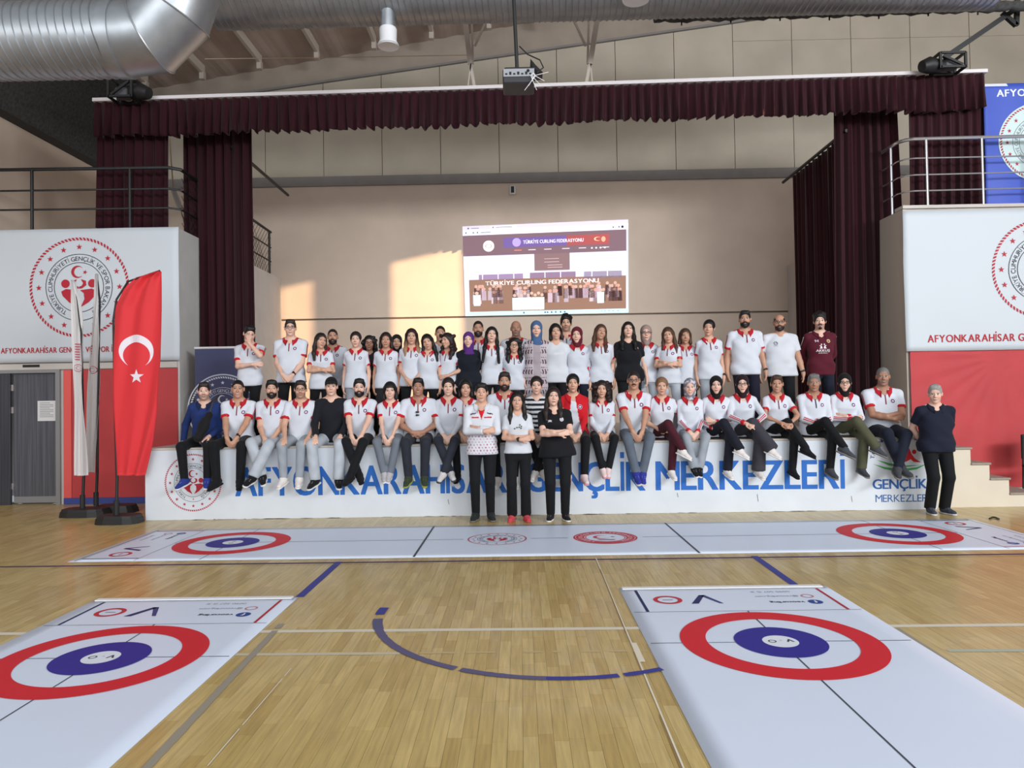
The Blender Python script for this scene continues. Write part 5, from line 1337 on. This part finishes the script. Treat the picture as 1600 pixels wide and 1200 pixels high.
# moving lights over the valance ends
def stage_light(label, x0, x1, y0, y1, Y, flip):
    a, b = at(x0, y1, Y), at(x1, y0, Y); t = thing('stage_light', label, 'stage light', (a[0], Y, a[2])); W_, H_ = b[0]-a[0], b[2]-a[2]; g = (lambda x: W_-x) if flip else (lambda x: x); m_ = MB()
    for y in (-.14, .14):
        for (xa, za), (xb, zb) in (((.02, 0), (.02, H_)), ((W_*.62, 0), (W_*.62, H_)), ((.02, H_), (W_*.62, H_)), ((.02, .02), (W_*.62, .02)), ((W_*.1, .05), (W_*.55, H_*.8))): m_.bar((g(xa), y, za), (g(xb), y, zb), .035)
    for z in (.02, H_): 
        for xx in (.02, W_*.62): m_.bar((g(xx), -.14, z), (g(xx), .14, z), .035)
    m_.build('yoke_frame', M_BLACK, t)
    MB().tube([(g(W_*.5), 0, H_*.35), (g(W_*.8), -.02, H_*.42), (g(W_*.98), -.04, H_*.3)], [.10, .13, .09], 16).build('lamp_head', M_BLACKP, t, smooth=True)
    MB().box(min(g(W_*.12), g(W_*.45)), max(g(W_*.12), g(W_*.45)), -.08, .08, .03, H_*.6, .02).build('motor_box', mat('grey_plastic', (90, 90, 94), .5), t)
stage_light('black stage light on top of the valance at its left end', 175, 236, 126, 158, 11.5, False)
stage_light('black stage light on top of the valance at its right end', 1437, 1502, 88, 113, 11.5, True)
a, b = at(1476, 90, 11.4), at(1640, -22, 11.4)
t = thing('steel_boom', 'black steel boom slanting up to the roof at the top right', 'boom', (0, 0, 0))
MB().bar(a, b, .075).build('arm', M_BLACK, t); c = at(1566, 20, 11.4); d = at(1588, 40, 11.4); e = at(1590, -10, 11.4)
MB().bar(c, d, .06).build('brace', M_BLACK, t); MB().bar(e, d, .06).build('bracket', M_BLACK, t)
# small camera on the end wall
a = at(801, 297, BACK_Y-.06); t = thing('wall_speaker', 'small black and white box on the wall above the projected picture', 'speaker', (a[0], BACK_Y-.004, a[2]))
MB().box(-.07, .07, -.1, 0, -.1, .1, .015).build('case', M_WHITE, t); MB().box(-.04, .035, -.108, -.098, -.075, .075, .004).build('grille', M_BLACK, t)

# ------------------------------------------------------------------ projected picture on the end wall
SYp = BACK_Y-.012
q = [at(*p, SYp) for p in ((727, 494), (982, 488.5), (981.5, 343), (722.5, 354))]
t = thing('projected_screen', 'bright projected web page with a group photo on the stage wall', 'projection', (0, 0, 0))
def scr(u, v, h):
    p = [q[0][i]*(1-u)*(1-v)+q[1][i]*u*(1-v)+q[2][i]*u*v+q[3][i]*(1-u)*v for i in (0, 2)]; return (p[0], SYp-h, p[1])
rg = random.Random(5)
F = Flat(); F.rect(0, 0, 1, 1, (196, 200, 214)); F.build('page', t, scr, M_SCREEN, .0008, .002)
F = Flat(); F.rect(0, .955, 1, 1, (206, 200, 220), 0); F.rect(0, .895, 1, .957, (222, 222, 236), 0); F.rect(.17, .955, .325, .992, (228, 228, 240), 1)
F.disc(.035, .975, .006, (110, 100, 120), 1, 10, .01); F.disc(.185, .975, .006, (110, 100, 120), 1, 10, .01)
for x, w_ in ((.05, .05), (.20, .10)): F.rect(x, .971, x+w_, .978, (120, 110, 130), 2)
for x in (.01, .055, .08, .90, .935): F.disc(x+.01, .925, .005, (110, 104, 124), 1, 10, .009)
F.disc(.965, .925, .008, (60, 50, 70), 1, 12, .014); F.rect(.11, .92, .17, .928, (130, 124, 140), 1); F.build('browser_bar', t, scr, M_SCREEN, .0008, .004)
F = Flat(); F.rect(.0, .665, .988, .895, (122, 98, 106)); 
for k in range(20):
    c = (112, 92, 150) if k < 12 else (150+k, 84, 84); F.rect(.245+.032*k, .745, .245+.032*(k+1), .855, c, 1)
F.disc(.325, .80, .026, (176, 156, 206), 2, 20, .048); F.text('TÜRKİYE CURLING FEDERASYONU', .365, .782, .052, (228, 224, 236), 1, 2, width=.365)
F.crescent(.815, .805, .022, (236, 190, 150), 2); F.disc(.85, .80, .013, (226, 170, 140), 2, 12, .03)
F.disc(.155, .77, .034, (236, 224, 222), 1, 24, .062); F.ring(.155, .77, .017, .020, (120, 70, 80), 2, 24)
for x, c in ((.31, (226, 130, 110)), (.395, (214, 204, 212)), (.49, (214, 204, 212)), (.60, (214, 204, 212)), (.70, (214, 204, 212)), (.84, (204, 194, 200))): F.rect(x, .708, x+.045, .717, c, 2)
for k in range(4): F.disc(.78+.026*k, .708, .006, (224, 214, 220), 2, 10, .010)
F.build('page_header', t, scr, M_SCREEN, .0008, .004)
F = Flat(); F.rect(.0, .045, .988, .665, (206, 204, 224)); F.rect(.02, .42, .36, .655, (230, 214, 230), 1); F.rect(.36, .40, .43, .65, (218, 218, 234), 1); F.rect(.43, .48, .645, .665, (132, 106, 108), 1); F.rect(.645, .42, .975, .655, (214, 222, 240), 1)
F.rect(.09, .40, .36, .455, (150, 128, 160), 2); F.rect(.40, .40, .68, .46, (140, 116, 140), 2); F.rect(.73, .38, .96, .455, (150, 138, 158), 2)
for k in range(9): F.rect(.11+.095*k, .40, .116+.095*k, .46, (220, 214, 230), 3)
F.rect(.03, .045, .985, .40, (140, 108, 92), 2); F.text('TÜRKİYE CURLING FEDERASYONU', .13, .335, .062, (228, 218, 220), 1, 3, width=.69)
for r_ in ((.48, .61), (.48, .575), (.50, .54), (.50, .515)): F.rect(r_[0]+.01, r_[1]-.005, r_[0]+.10, r_[1], (206, 180, 184), 3)
for k in range(70):
    x = .06+.9*rg.random(); y = rg.choice((.25, .22, .18)); c = rg.choice([(96, 70, 66), (110, 86, 80), (176, 160, 170), (84, 60, 60), (196, 180, 186)])
    F.disc(x, y+.075, .010, (196, 160, 146), 4, 8, .018); F.poly([(x-.014, y-.05), (x+.014, y-.05), (x+.012, y+.055), (x-.012, y+.055)], c, 4)
for k in range(9):
    x = .305+.021*k; F.disc(x, .215+.02*(k % 2), .010, (200, 170, 156), 6, 8, .018); F.poly([(x-.014, .055), (x+.012, .055), (x+.014, .19), (x-.014, .19)], (206, 224, 226), 6)
for x in (.075, .83): F.disc(x, .25, .012, (200, 170, 156), 6, 8, .02); F.poly([(x-.02, .11), (x+.02, .11), (x+.022, .23), (x-.022, .23)], (206, 224, 230), 6)
F.build('group_photo', t, scr, M_SCREEN, .0006, .004)
F = Flat(); F.rect(.0, .0, 1.0, .046, (190, 226, 232))
for x in (.36, .49, .505, .53, .555, .585, .61): F.disc(x, .024, .006, (90, 110, 130), 1, 8, .011)
for x in (.83, .85, .875, .90, .93): F.rect(x, .020, x+.012, .028, (130, 150, 166), 1)
F.build('task_bar', t, scr, M_SCREEN, .0008, .004)

# ------------------------------------------------------------------ curling mats
MR, MBL = (208, 34, 46), (48, 40, 140); GL = (70, 74, 84)
def mat_end(t, O, b, half, zt=.0):
    """logo band and house; b points from the back edge into the mat, the print reads from the far side"""
    b = Vector((b[0], b[1], 0)); a = Vector((b.y, -b.x, 0)); O = Vector(O)
    fr = lambda u, v, h: tuple(O+a*u+b*v+Vector((0, 0, h)))
    F = Flat(); F.rect(-half+.02, .055, half-.02, .062, GL); F.rect(-half+.02, .665, half-.02, .671, GL); F.build('band_line', t, fr)
    F = Flat(); F.rect(half-.135, .08, half-.112, .66, (36, 38, 90)); F.build('blue_bar', t, fr)
    F = Flat(); F.rect(-half+.10, .08, -half+.122, .66, (176, 36, 48)); F.build('red_bar', t, fr)
    F = Flat(); F.ring(half-.33, .36, .082, .112, (196, 46, 60), 0, 40); F.ring(half-.33, .36, .078, .083, (120, 60, 80), 0, 40); F.rect(half-.37, .354, half-.29, .366, (90, 90, 110)); F.build('ring_logo', t, fr)
    F = Flat(); F.poly([(half-.49, .47), (half-.545, .47), (half-.645, .24), (half-.60, .24)], (36, 40, 96)); F.poly([(half-.735, .47), (half-.705, .47), (half-.60, .24), (half-.645, .24)], (60, 64, 120))
    F.build('letter_logo', t, fr)
    F = Flat(); F.disc(-half+.27, .46, .055, (40, 70, 140), 0, 24); F.text('f', -half+.258, .43, .085, (226, 228, 236), 1, 1); F.build('round_icon', t, fr); F = Flat(); F.text('veocurling', -half+.35, .44, .060, (30, 36, 60), 1, 0); F.build('lettering', t, fr); F = Flat()
    F.ring(-half+.27, .30, .035, .05, (190, 130, 140), 0, 20); F.build('round_icon', t, fr); F = Flat(); F.text('@veocurling.com', -half+.34, .285, .048, (110, 110, 124), 0, 0); F.build('lettering', t, fr); F = Flat(); F.text('0090 507 15 31', -half+.36, .15, .056, (150, 150, 160), 0, 0); F.build('lettering', t, fr)
    C = 1.335
    F = Flat(); F.ring(0, C, .465, .63, MR, 1, 96); F.build('red_ring', t, fr)
    F = Flat(); F.disc(0, C, .287, MBL, 1, 72); F.build('blue_ring', t, fr)
    F = Flat(); F.disc(0, C, .112, (222, 226, 236), 2, 40); F.text('V', -.085, C-.035, .075, (60, 60, 72), 1, 3); F.text('-', -.015, C-.03, .06, (130, 130, 140), 0, 3); F.ring(.052, C, .018, .026, (70, 66, 76), 3, 20); F.build('button', t, fr)
    F = Flat(); F.rect(-half+.02, C-.004, half-.02, C+.004, GL); F.build('tee_line', t, fr)
    return fr, C
def sheet(t, x0, x1, y0, y1, name='vinyl_sheet'):
    nx, ny = max(2, int((x1-x0)/.12)), max(2, int((y1-y0)/.12)); vs = []; fs = []
    hgt = lambda x, y: .004+(.0012*math.sin(x*3.1+y*1.3)*math.sin(y*2.2-x*.6)+.0012)
    for i in range(nx+1):
        for j in range(ny+1): x, y = x0+(x1-x0)*i/nx, y0+(y1-y0)*j/ny; vs.append((x, y, .005 if 0 < i < nx and 0 < j < ny else .004))
    for i in range(nx):
        for j in range(ny): q = i*(ny+1)+j; fs.append((q, q+ny+1, q+ny+2, q+1))
    n = len(vs); vs += [(x0, y0, .0005), (x1, y0, .0005), (x1, y1, .0005), (x0, y1, .0005)]
    c = [0, nx*(ny+1), nx*(ny+1)+ny, ny]
    fs = [tuple(f) for f in fs]+[tuple([n, n+3, n+2, n+1])]
    edges = [[i*(ny+1) for i in range(nx+1)], [nx*(ny+1)+j for j in range(ny+1)], [i*(ny+1)+ny for i in range(nx, -1, -1)], [j for j in range(ny, -1, -1)]]
    for k, e in enumerate(edges): fs.append(tuple([n+k]+[n+(k+1) % 4]+e[::-1]))
    link(name, mesh_from(name, vs, fs, material=M_MAT), t)
for lab, pa, pb, name in (('curling mat at the left front with red and blue target rings', (147, 939), (467, 933), 0), ('curling mat at the right front with red and blue target rings', (967, 920), (1290, 916), 1)):
    a, b = fl(*pa), fl(*pb); half = (b[0]-a[0])/2; yb = (a[1]+b[1])/2; xc = (a[0]+b[0])/2
    t = thing('curling_mat', lab, 'mat', (xc, yb, 0), 'white curling mats on the floor')
    sheet(t, -half, half, -5.2, 0)
    MB().box(-half+.02, half-.04, -.05, .012, .0, .014, .004).build('end_batten', M_WHITE, t)
    fr, C = mat_end(t, (0, 0, .0045), (0, -1), half)
    F = Flat(); F.rect(-.005, .671, .005, 5.1, GL); F.build('centre_line', t, fr)
    if name:
        F = Flat(); F.rect(half-.03, -.02, half+.10, .10, (218, 224, 236)); 
a, b, c, d = fl(109, 877), fl(248, 828), fl(1500, 817), fl(1612, 833)
x0, x1, y0, y1 = -4.62, 5.55, fl(860, 868.5)[1], fl(860, 820)[1]
t = thing('curling_mat', 'long curling mat lying lengthwise in front of the stage', 'mat', (0, 0, 0), 'white curling mats on the floor'); sheet(t, x0, x1, y0, y1); ym = (y0+y1)/2; half = (y1-y0)/2
mat_end(t, (x0, ym, .0045), (1, 0), half); mat_end(t, (x1, ym, .0045), (-1, 0), half)
fr = lambda u, v, h: (u, v, .0045+h)
for xx in (665, 1068): u = fl(xx, 843)[0]; F = Flat(); F.rect(u-.012, y0+.01, u+.012, y1-.01, GL); F.build('hog_line', t, fr)
e1, e2 = fl(777, 842.5), fl(946, 841)
for xa, xb in ((x0+.671, e1[0]-.38), (e1[0]+.38, e2[0]-.42), (e2[0]+.42, x1-.671)):
    F = Flat(); F.rect(xa, ym-.006, xb, ym+.006, GL); F.build('centre_line', t, fr)
build_emblem(EM_BIG, e1[0], ym, .335, t, fr)
F = Flat(); F.ring(0, 0, .94, 1.0, (196, 50, 66), 0, 60); F.ring(0, 0, .66, .92, (196, 60, 74), 0, 60); F.arc('TÜRKİYE CURLING FEDERASYONU', 0, 0, .72, .17, (236, 230, 236), math.pi/2, math.radians(300), 1, 1); F.ring(0, 0, .60, .63, (196, 50, 66), 0, 50)
F.crescent(-.12, .05, .26, (196, 50, 66), 0, .2); F.star(.24, .1, .1, (196, 50, 66)); F.poly([(-.3, -.3), (.3, -.3), (.22, -.42), (-.22, -.42)], (110, 100, 120))
G = Flat(); G.merge(F, e2[0], ym, .36); G.build('federation_emblem', t, fr)

# black chair cut by the right edge, small cable on the floor
cx = at(1603, 750, 10.9)[0]+.2; t = thing('black_chair', 'black chair at the right edge beside the red cloth', 'chair', (cx, 10.75, 0))
MB().box(-.22, .22, -.22, .22, .43, .47, .015).build('seat', M_BLACKP, t); MB().box(-.22, .22, .19, .22, .55, .92, .01).build('backrest', M_BLACKP, t)
for sx in (-1, 1):
    for sy in (-1, 1): MB().tube([(sx*.21, sy*.2, 0), (sx*.2, sy*.19, .44 if sy < 0 else .9)], .013).build('leg', M_BLACK, t)
p = [fl(*q) for q in ((1546, 812), (1551, 809.5), (1556, 810), (1561, 812.5))]; o = MB().tube([(x, y, .012) for x, y, _ in p], .010, 6).build('cable_end', M_BLACK, smooth=True); o['label'] = 'short dark cable end lying on the floor near the steps'; o['category'] = 'cable'
# ------------------------------------------------------------------ the people
BLK2 = ((18, 18, 22), (18, 18, 22)); BW = ((20, 20, 24), (224, 222, 220)); WH = ((220, 214, 210), (228, 224, 222)); DG = ((62, 64, 70), (120, 116, 112)); BLUE2 = ((44, 52, 140), (206, 200, 196)); PINK = ((226, 200, 200), (214, 150, 156))
def logo94(F):
    F.text('94', -.105, .395, .050, (214, 206, 214), 1); F.disc(.085, .408, .026, (196, 188, 140), 0, 16); F.disc(.085, .408, .014, (150, 40, 56), 1, 12)
    F.text('AKKUŞ', 0, .255, .046, (222, 214, 220), 1, 0, align='c', width=.19); F.text('SPOR MALZ.', 0, .228, .022, (214, 206, 212), 1, 0, align='c', width=.13)
    for sx in (-1, 1): F.poly([(sx*.008, .30), (sx*.05, .30), (sx*.032, .325), (sx*.05, .345), (sx*.022, .345), (sx*.012, .325)], (222, 214, 220)); F.disc(sx*.02, .36, .010, (222, 214, 220), 0, 10)
def logo_tee(F):
    F.ring(-.085, .395, .020, .028, (92, 92, 104), 0, 20); F.disc(-.08, .398, .008, (120, 120, 132), 0, 10); F.rect(-.12, .352, -.06, .358, (150, 150, 160))
def logo_blob(F):
    for x, y in ((-.04, .33), (-.01, .345), (.02, .35), (.045, .335), (.03, .38), (.05, .36)): F.disc(x, y, .011, (90, 96, 84), 0, 10)
def logo_black(F):
    F.disc(.085, .40, .026, (214, 214, 222), 0, 18); F.ring(.085, .40, .012, .016, (80, 80, 92), 1, 16); F.poly([(-.10, .395), (-.07, .405), (-.04, .395), (-.055, .388), (-.04, .375), (-.07, .380), (-.10, .375), (-.085, .388)], (206, 206, 214))
PR = lambda f: ('print', f)
G1, G2, G3 = 'group seated along the stage edge', 'group standing on the stage', 'people standing on the floor'
FY_ = 9.98
# standing on the floor
person('man in white and red team jacket over a red shirt with arms crossed', 752, 597, 9.42, top='team_jacket', arms='crossed', legs='stand', shoes=((34, 36, 38), (110, 106, 100)), base=0, hair='short', girth=1.05, group=G3, skin='m', extra=('nobadge',))
person('woman with long black hair in a white t-shirt with arms crossed', 808, 611, 9.34, 'f', 'long', 'black', 'm', 'tee_white', 'crossed', 'black', 'stand', ((196, 70, 78), (190, 80, 86)), 0, wide=.5, group=G3, smile=True, extra=('watch_l', PR(logo_blob)), ax=-.03, top_hem=-.01)
person('woman in black shirt and black trousers standing with arms crossed', 864, 604, 9.34, 'f', 'long', 'dark', 'l', 'polo_black', 'crossed', 'black', 'stand', BW, 0, girth=1.25, look=(6, -4, 4), tilt=-3, group=G3, extra=('nobadge', PR(logo_black)))
person('grey haired man in navy polo standing with hands behind his back', 1460, 600, 9.42, 'm', 'short', 'white', 'l', 'polo_navy', 'back', 'black', 'stand', ((58, 62, 74), (206, 206, 206)), 0, girth=1.22, look=(-4, 4, 0), group=G3, wide=.35)
# seated along the edge, from the left end of the stage
S = lambda label, x, y, **k: person(label, x, y, k.pop('Y', FY_), group=G1, **{**dict(arms='clasp', legs='dangle', shoes=BLK2), **k})
_, bluei = S('man in blue jacket seated at the left end of the stage', 318, 596, top='jacket_blue', skin='l', beard='stubble', arms=('edge', 'thigh_near'), legs='dangle_apart', shoes=((40, 54, 130), (220, 220, 226)), hc='dark')
S('man in white polo and black trousers seated next to the man in blue', 371, 592, skin='t', hc='black', hair='crop', smile=True, arms='clasp_low', legs='dangle_apart', girth=1.08, extra=('watch',), hip_dx=-.03)
S('bearded man in light grey trousers seated with crossed ankles', 424, 592, beard='full', pants='lightgrey', legs='ankles', shoes=BW, arms='clasp', wide=.6, girth=.98, hip_dx=-.08)
S('man with rimless glasses in grey trousers and white shoes seated', 469, 593, beard='stubble', pants='grey', glasses=True, hc='dark', arms='thigh', shoes=WH, legs='dangle', hip_dx=-.05, girth=1.05)
S('young man in black cap and black sweater seated', 517, 588, hair='cap', top='sweater_black', pants='lightgrey', skin='l', arms='thigh', legs='dangle_apart', shoes=BW, wide=.5)
S('man with thick black beard seated with black trousers crossed at the ankles', 561, 590, beard='full', arms='clasp_low', legs='ankles', shoes=BLK2, skin='l')
S('smiling woman with dark bangs and grey leggings seated', 609, 596, sex='f', hair='bangs', pants='midgrey', legs='together', shoes=((176, 172, 176), (226, 222, 222)), arms='clasp_low', smile=True, skin='l')
S('black haired man with sunglasses hanging from his polo seated', 653, 589, skin='d', hair='short', pants='jeans', arms='belly', legs='dangle', shoes=((50, 60, 44), (150, 156, 60)), girth=1.15, smile=True, extra=('sunglasses',))
S('woman with tied hair and white long sleeves in dark jeans seated', 700, 589, sex='f', hair='tied', hc='dark', skin='l', pants='jeans', arms='clasp', legs='ankles', shoes=((200, 196, 196), (60, 60, 64)), smile=True, extra=('undersleeves',))
S('dark haired woman seated half hidden behind the man in the team jacket', 727, 592, sex='f', hair='bob', skin='m', arms='clasp', legs='dangle', shoes=BLK2, smile=True, look=(4, 0, 0), Y=10.10)
S('man with grey goatee seated behind the man in the team jacket', 788, 579, skin='t', hc='dark', beard='full', arms='thigh', legs='dangle', shoes=WH, girth=1.02, Y=10.02)
S('girl in black and white striped top seated', 838, 587, sex='f', hair='tied', hc='dark', skin='l', top='striped', arms='clasp', legs='ankles', shoes=WH, smile=True)
S('woman in open red jacket seated', 895, 583, sex='f', hair='tied', hc='black', skin='m', top='jacket_red', arms='clasp', legs='dangle', shoes=PINK, girth=1.08)
S('woman with curly brown shoulder length hair in a white top seated', 940, 594, sex='f', hair='curlybob', hc='dark', skin='m', arms='clasp', legs='together', shoes=PINK, extra=('undersleeves',))
S('man with glasses and a moustache in grey jeans seated', 990, 578, skin='t', beard='moustache', glasses=True, hc='dark', hair='crop', pants='denim', arms='clasp_low', legs='together', shoes=BLUE2)
S('woman with tied fair hair in burgundy trousers seated', 1034, 589, sex='f', hair='tied', hc='light', skin='m', pants='burgundy', arms=('belly', 'edge'), legs='knees', shoes=WH, girth=1.05, extra=('watch',))
S('woman in grey patterned headscarf and grey trousers seated', 1078, 590, sex='f', hair='hijab', skin='l', top='polo_long', pants='grey', arms='clasp', legs='together', shoes=BW, extra=(('scarf', (120, 120, 132), (196, 190, 200)),), smile=True, wide=.2)
S('woman in plain black headscarf with black trousers and crossed legs', 1119, 586, sex='f', hair='hijab', skin='l', top='track', pants=(24, 26, 38), arms=('belly', 'hold'), legs='knees', shoes=WH, extra=(('scarf', (20, 18, 20)), 'watch_l'), wide=.3)
S('woman in dark plum headscarf and glasses with wide grey trousers', 1160, 584, sex='f', hair='hijab', skin='l', top='polo_long', pants='darkgrey', arms='knee', legs='knees', shoes=WH, glasses=True, wide=1.0, girth=1.08, extra=(('scarf', (36, 22, 28)),), hip_dx=.05)
S('smiling woman with short light brown hair seated', 1214, 585, sex='f', hair='short', hc='brown', skin='t', arms='knee', legs='knees', shoes=BLK2, smile=True, hip_dx=.03)
S('man with greying hair in striped long sleeves with arms crossed', 1272, 583, hair='short', hc='grey', skin='d', top='track', arms='crossed', legs='knees', shoes=DG, ax=-.08, hip_dx=.02)
S('woman in black headscarf and olive trousers with arms crossed', 1320, 582, sex='f', hair='hijab', skin='l', top='track', pants='olive', arms='crossed', legs='knees', shoes=DG, glasses=True, smile=True, extra=(('scarf', (20, 20, 22)),), girth=1.08, wide=.3, hip_dx=.02)
S('stout man with thin grey hair and navy trousers seated with arms crossed', 1380, 572, hair='crop', hc='grey', skin='d', beard='stubble', arms='crossed', pants='navy', legs='ankles', shoes=DG, girth=1.22, ax=-.02)
# standing on the stage; the front file first, then those who look over their shoulders
A, Bk = 10.78, 11.42
T = lambda label, x, y, **k: person(label, x, y, k.pop('Y', A), group=G2, lowres=True, **k)
T('boy in white polo covering his face with one hand', 390, 508, skin='l', hair='short', look=(14, 16, 4), arms=('under', 'face'), girth=.95)
T('tall man with glasses and hands clasped in front at the left of the back row', 454, 498, skin='l', hc='dark', glasses=True, hair='short', arms='front', girth=1.1, extra=('watch',))
T('woman with long reddish brown hair and arms crossed on the stage', 501, 520, sex='f', hair='long', hc='dark', skin='m', arms='crossed', look=(12, 0, 8), turn=10)
T('bearded man looking over the shoulder of the woman with crossed arms', 520, 513, Y=Bk, beard='full', skin='t', hair='crop', hc='dark')
T('woman with tied back hair and light grey trousers standing', 556, 518, sex='f', hair='tied', hc='dark', skin='l', pants='grey', look=(-3, 0, 0))
T('woman with glasses and black hair in dark clothes behind the others', 577, 524, Y=Bk, sex='f', hair='curlybob', skin='t', glasses=True, top='dark')
T('woman with a dark bob in white polo and black trousers standing', 603, 519, sex='f', hair='bob', hc='dark', skin='t', pants=(38, 34, 38))
T('woman in black headscarf standing behind the woman with the bob', 620, 522, Y=Bk, sex='f', hair='hijab', skin='m', extra=(('scarf', (24, 20, 24)),))
T('woman with long blond tipped hair and hands joined in front', 643, 513, sex='f', hair='long', hc='dark', skin='m', arms='front', extra=(('tips', (150, 116, 84)),))
T('woman with long dark hair tilting her head', 668, 522, sex='f', hair='long', hc='black', skin='m', look=(-8, 6, -12), Y=10.72, arms='down')
T('man in white t-shirt looking over two women', 688, 508, Y=Bk, hair='crop', hc='dark', skin='t', top='tee_white')
T('woman with curly dark ponytail looking to the side', 699, 520, sex='f', hair='longcurly', hc='dark', skin='m', look=(-26, 0, -8), turn=-14, smile=True, Y=10.84, arms=('down', 'wristfront'))
T('woman in purple headscarf and black coat', 732, 518, sex='f', hair='hijab', skin='l', top='coat_black', extra=(('scarf', (84, 40, 118)),), girth=1.12, smile=True, look=(-6, 0, 0))
T('tall man with a full black beard behind the woman in the purple headscarf', 747, 500, Y=Bk, beard='full', hair='crop', hc='dark', skin='t')
T('woman with very long straight black hair', 768, 510, sex='f', hair='verylong', skin='l', look=(4, -4, 4))
T('woman with glasses and long curly black hair', 803, 528, sex='f', hair='longcurly', skin='m', glasses=True, smile=True, look=(2, 0, 0))
T('balding man with grey stubble behind the woman with glasses', 806, 501, Y=Bk, hair='bald', hc='grey', skin='d', beard='stubble', girth=1.1)
T('woman in blue headscarf and patterned cardigan', 838, 500, sex='f', hair='hijab', skin='l', top='cardigan', extra=(('scarf', (70, 96, 136)),), pants='grey')
T('woman with a black bob in a white sweatshirt', 868, 505, sex='f', hair='bob', skin='m', top='sweat_white', look=(5, 0, -4), smile=True, girth=1.1)
T('young man with curly black hair behind the back row', 884, 489, Y=Bk, hair='curlytop', skin='m', beard='stubble')
T('woman in burgundy headscarf and long white sleeves', 901, 510, sex='f', hair='hijab', skin='l', top='polo_long', extra=(('scarf', (92, 26, 40)),), pants='navy', look=(-6, 0, 0))
T('woman with long brown hair leaning her head back to one side', 938, 506, sex='f', hair='long', hc='brown', skin='t', look=(14, -6, 10), smile=True)
T('woman with black hair in black t-shirt and black trousers', 981, 502, sex='f', hair='long', skin='l', top='tee_black', look=(2, -8, 0), girth=1.2)
T('woman in beige headscarf and glasses', 1009, 507, sex='f', hair='hijab', skin='l', top='polo_long', glasses=True, extra=(('scarf', (150, 128, 124)),), pants='lightgrey', Y=10.9, look=(3, 0, 0))
T('woman with long brown hair turned aside with arms crossed', 1044, 511, sex='f', hair='long', hc='brown', skin='m', arms='crossed', turn=-18, look=(12, 4, -6), pants='lightgrey', Y=10.72)
T('woman with shoulder length brown hair behind a turned shoulder', 1070, 513, sex='f', hair='bob', hc='brown', skin='t', look=(6, 0, 2), Y=10.92, arms='down')
T('young woman with tied dark hair in white polo and grey trousers', 1107, 499, sex='f', hair='tied', hc='black', skin='m', pants='grey', look=(-8, 0, 5), extra=('watch',))
T('tall bearded man in white polo and navy trousers', 1163, 484, beard='full', hair='short', hc='black', skin='t', pants=(24, 24, 42), girth=1.12, extra=('watch',), arms='down')
T('bald man with glasses in white t-shirt', 1217, 491, hair='ring', hc='dark', skin='t', beard='full', glasses=True, top='tee_white', girth=1.25, extra=('watch', PR(logo_tee)))
T('young man in maroon jersey with the number 94', 1280, 486, hair='curlytop', hc='black', skin='l', beard='goatee', top='jersey', arms='back', pants='navy', extra=(PR(logo94),))
# black crossbody bag of the man in blue
p0, p1 = np.array(at(327, 648, 9.80)), np.array(at(310, 684, 9.68)); t = thing('crossbody_bag', 'black crossbody bag held on the lap of the man in the blue jacket', 'bag', tuple(p1))
B_ = Field(); q0, q1 = p0-p1, np.zeros(3); B_.cone(q0, q1, .045, .062, .01).ell(q0*.5+np.array([0, -.01, 0]), (.075, .05, .13), rot(0, 0, 22), .03)
link('pouch', field_mesh('pouch', B_, .011, (22, 22, 24), M_CLOTH), t)
sh_ = np.array(at(336, 622, 9.90))-p1; MB().tube([q0, q0*.3+sh_*.7+np.array([0, -.03, 0]), sh_+np.array([.03, .06, .04])], .014, 6).build('strap', M_BLACKP, t, smooth=True)
MB().tube([q1, np.array(at(318, 700, 9.62))-p1, np.array(at(325, 708, 9.62))-p1, np.array(at(323, 690, 9.62))-p1], .010, 6).build('loose_strap', M_BLACKP, t, smooth=True)
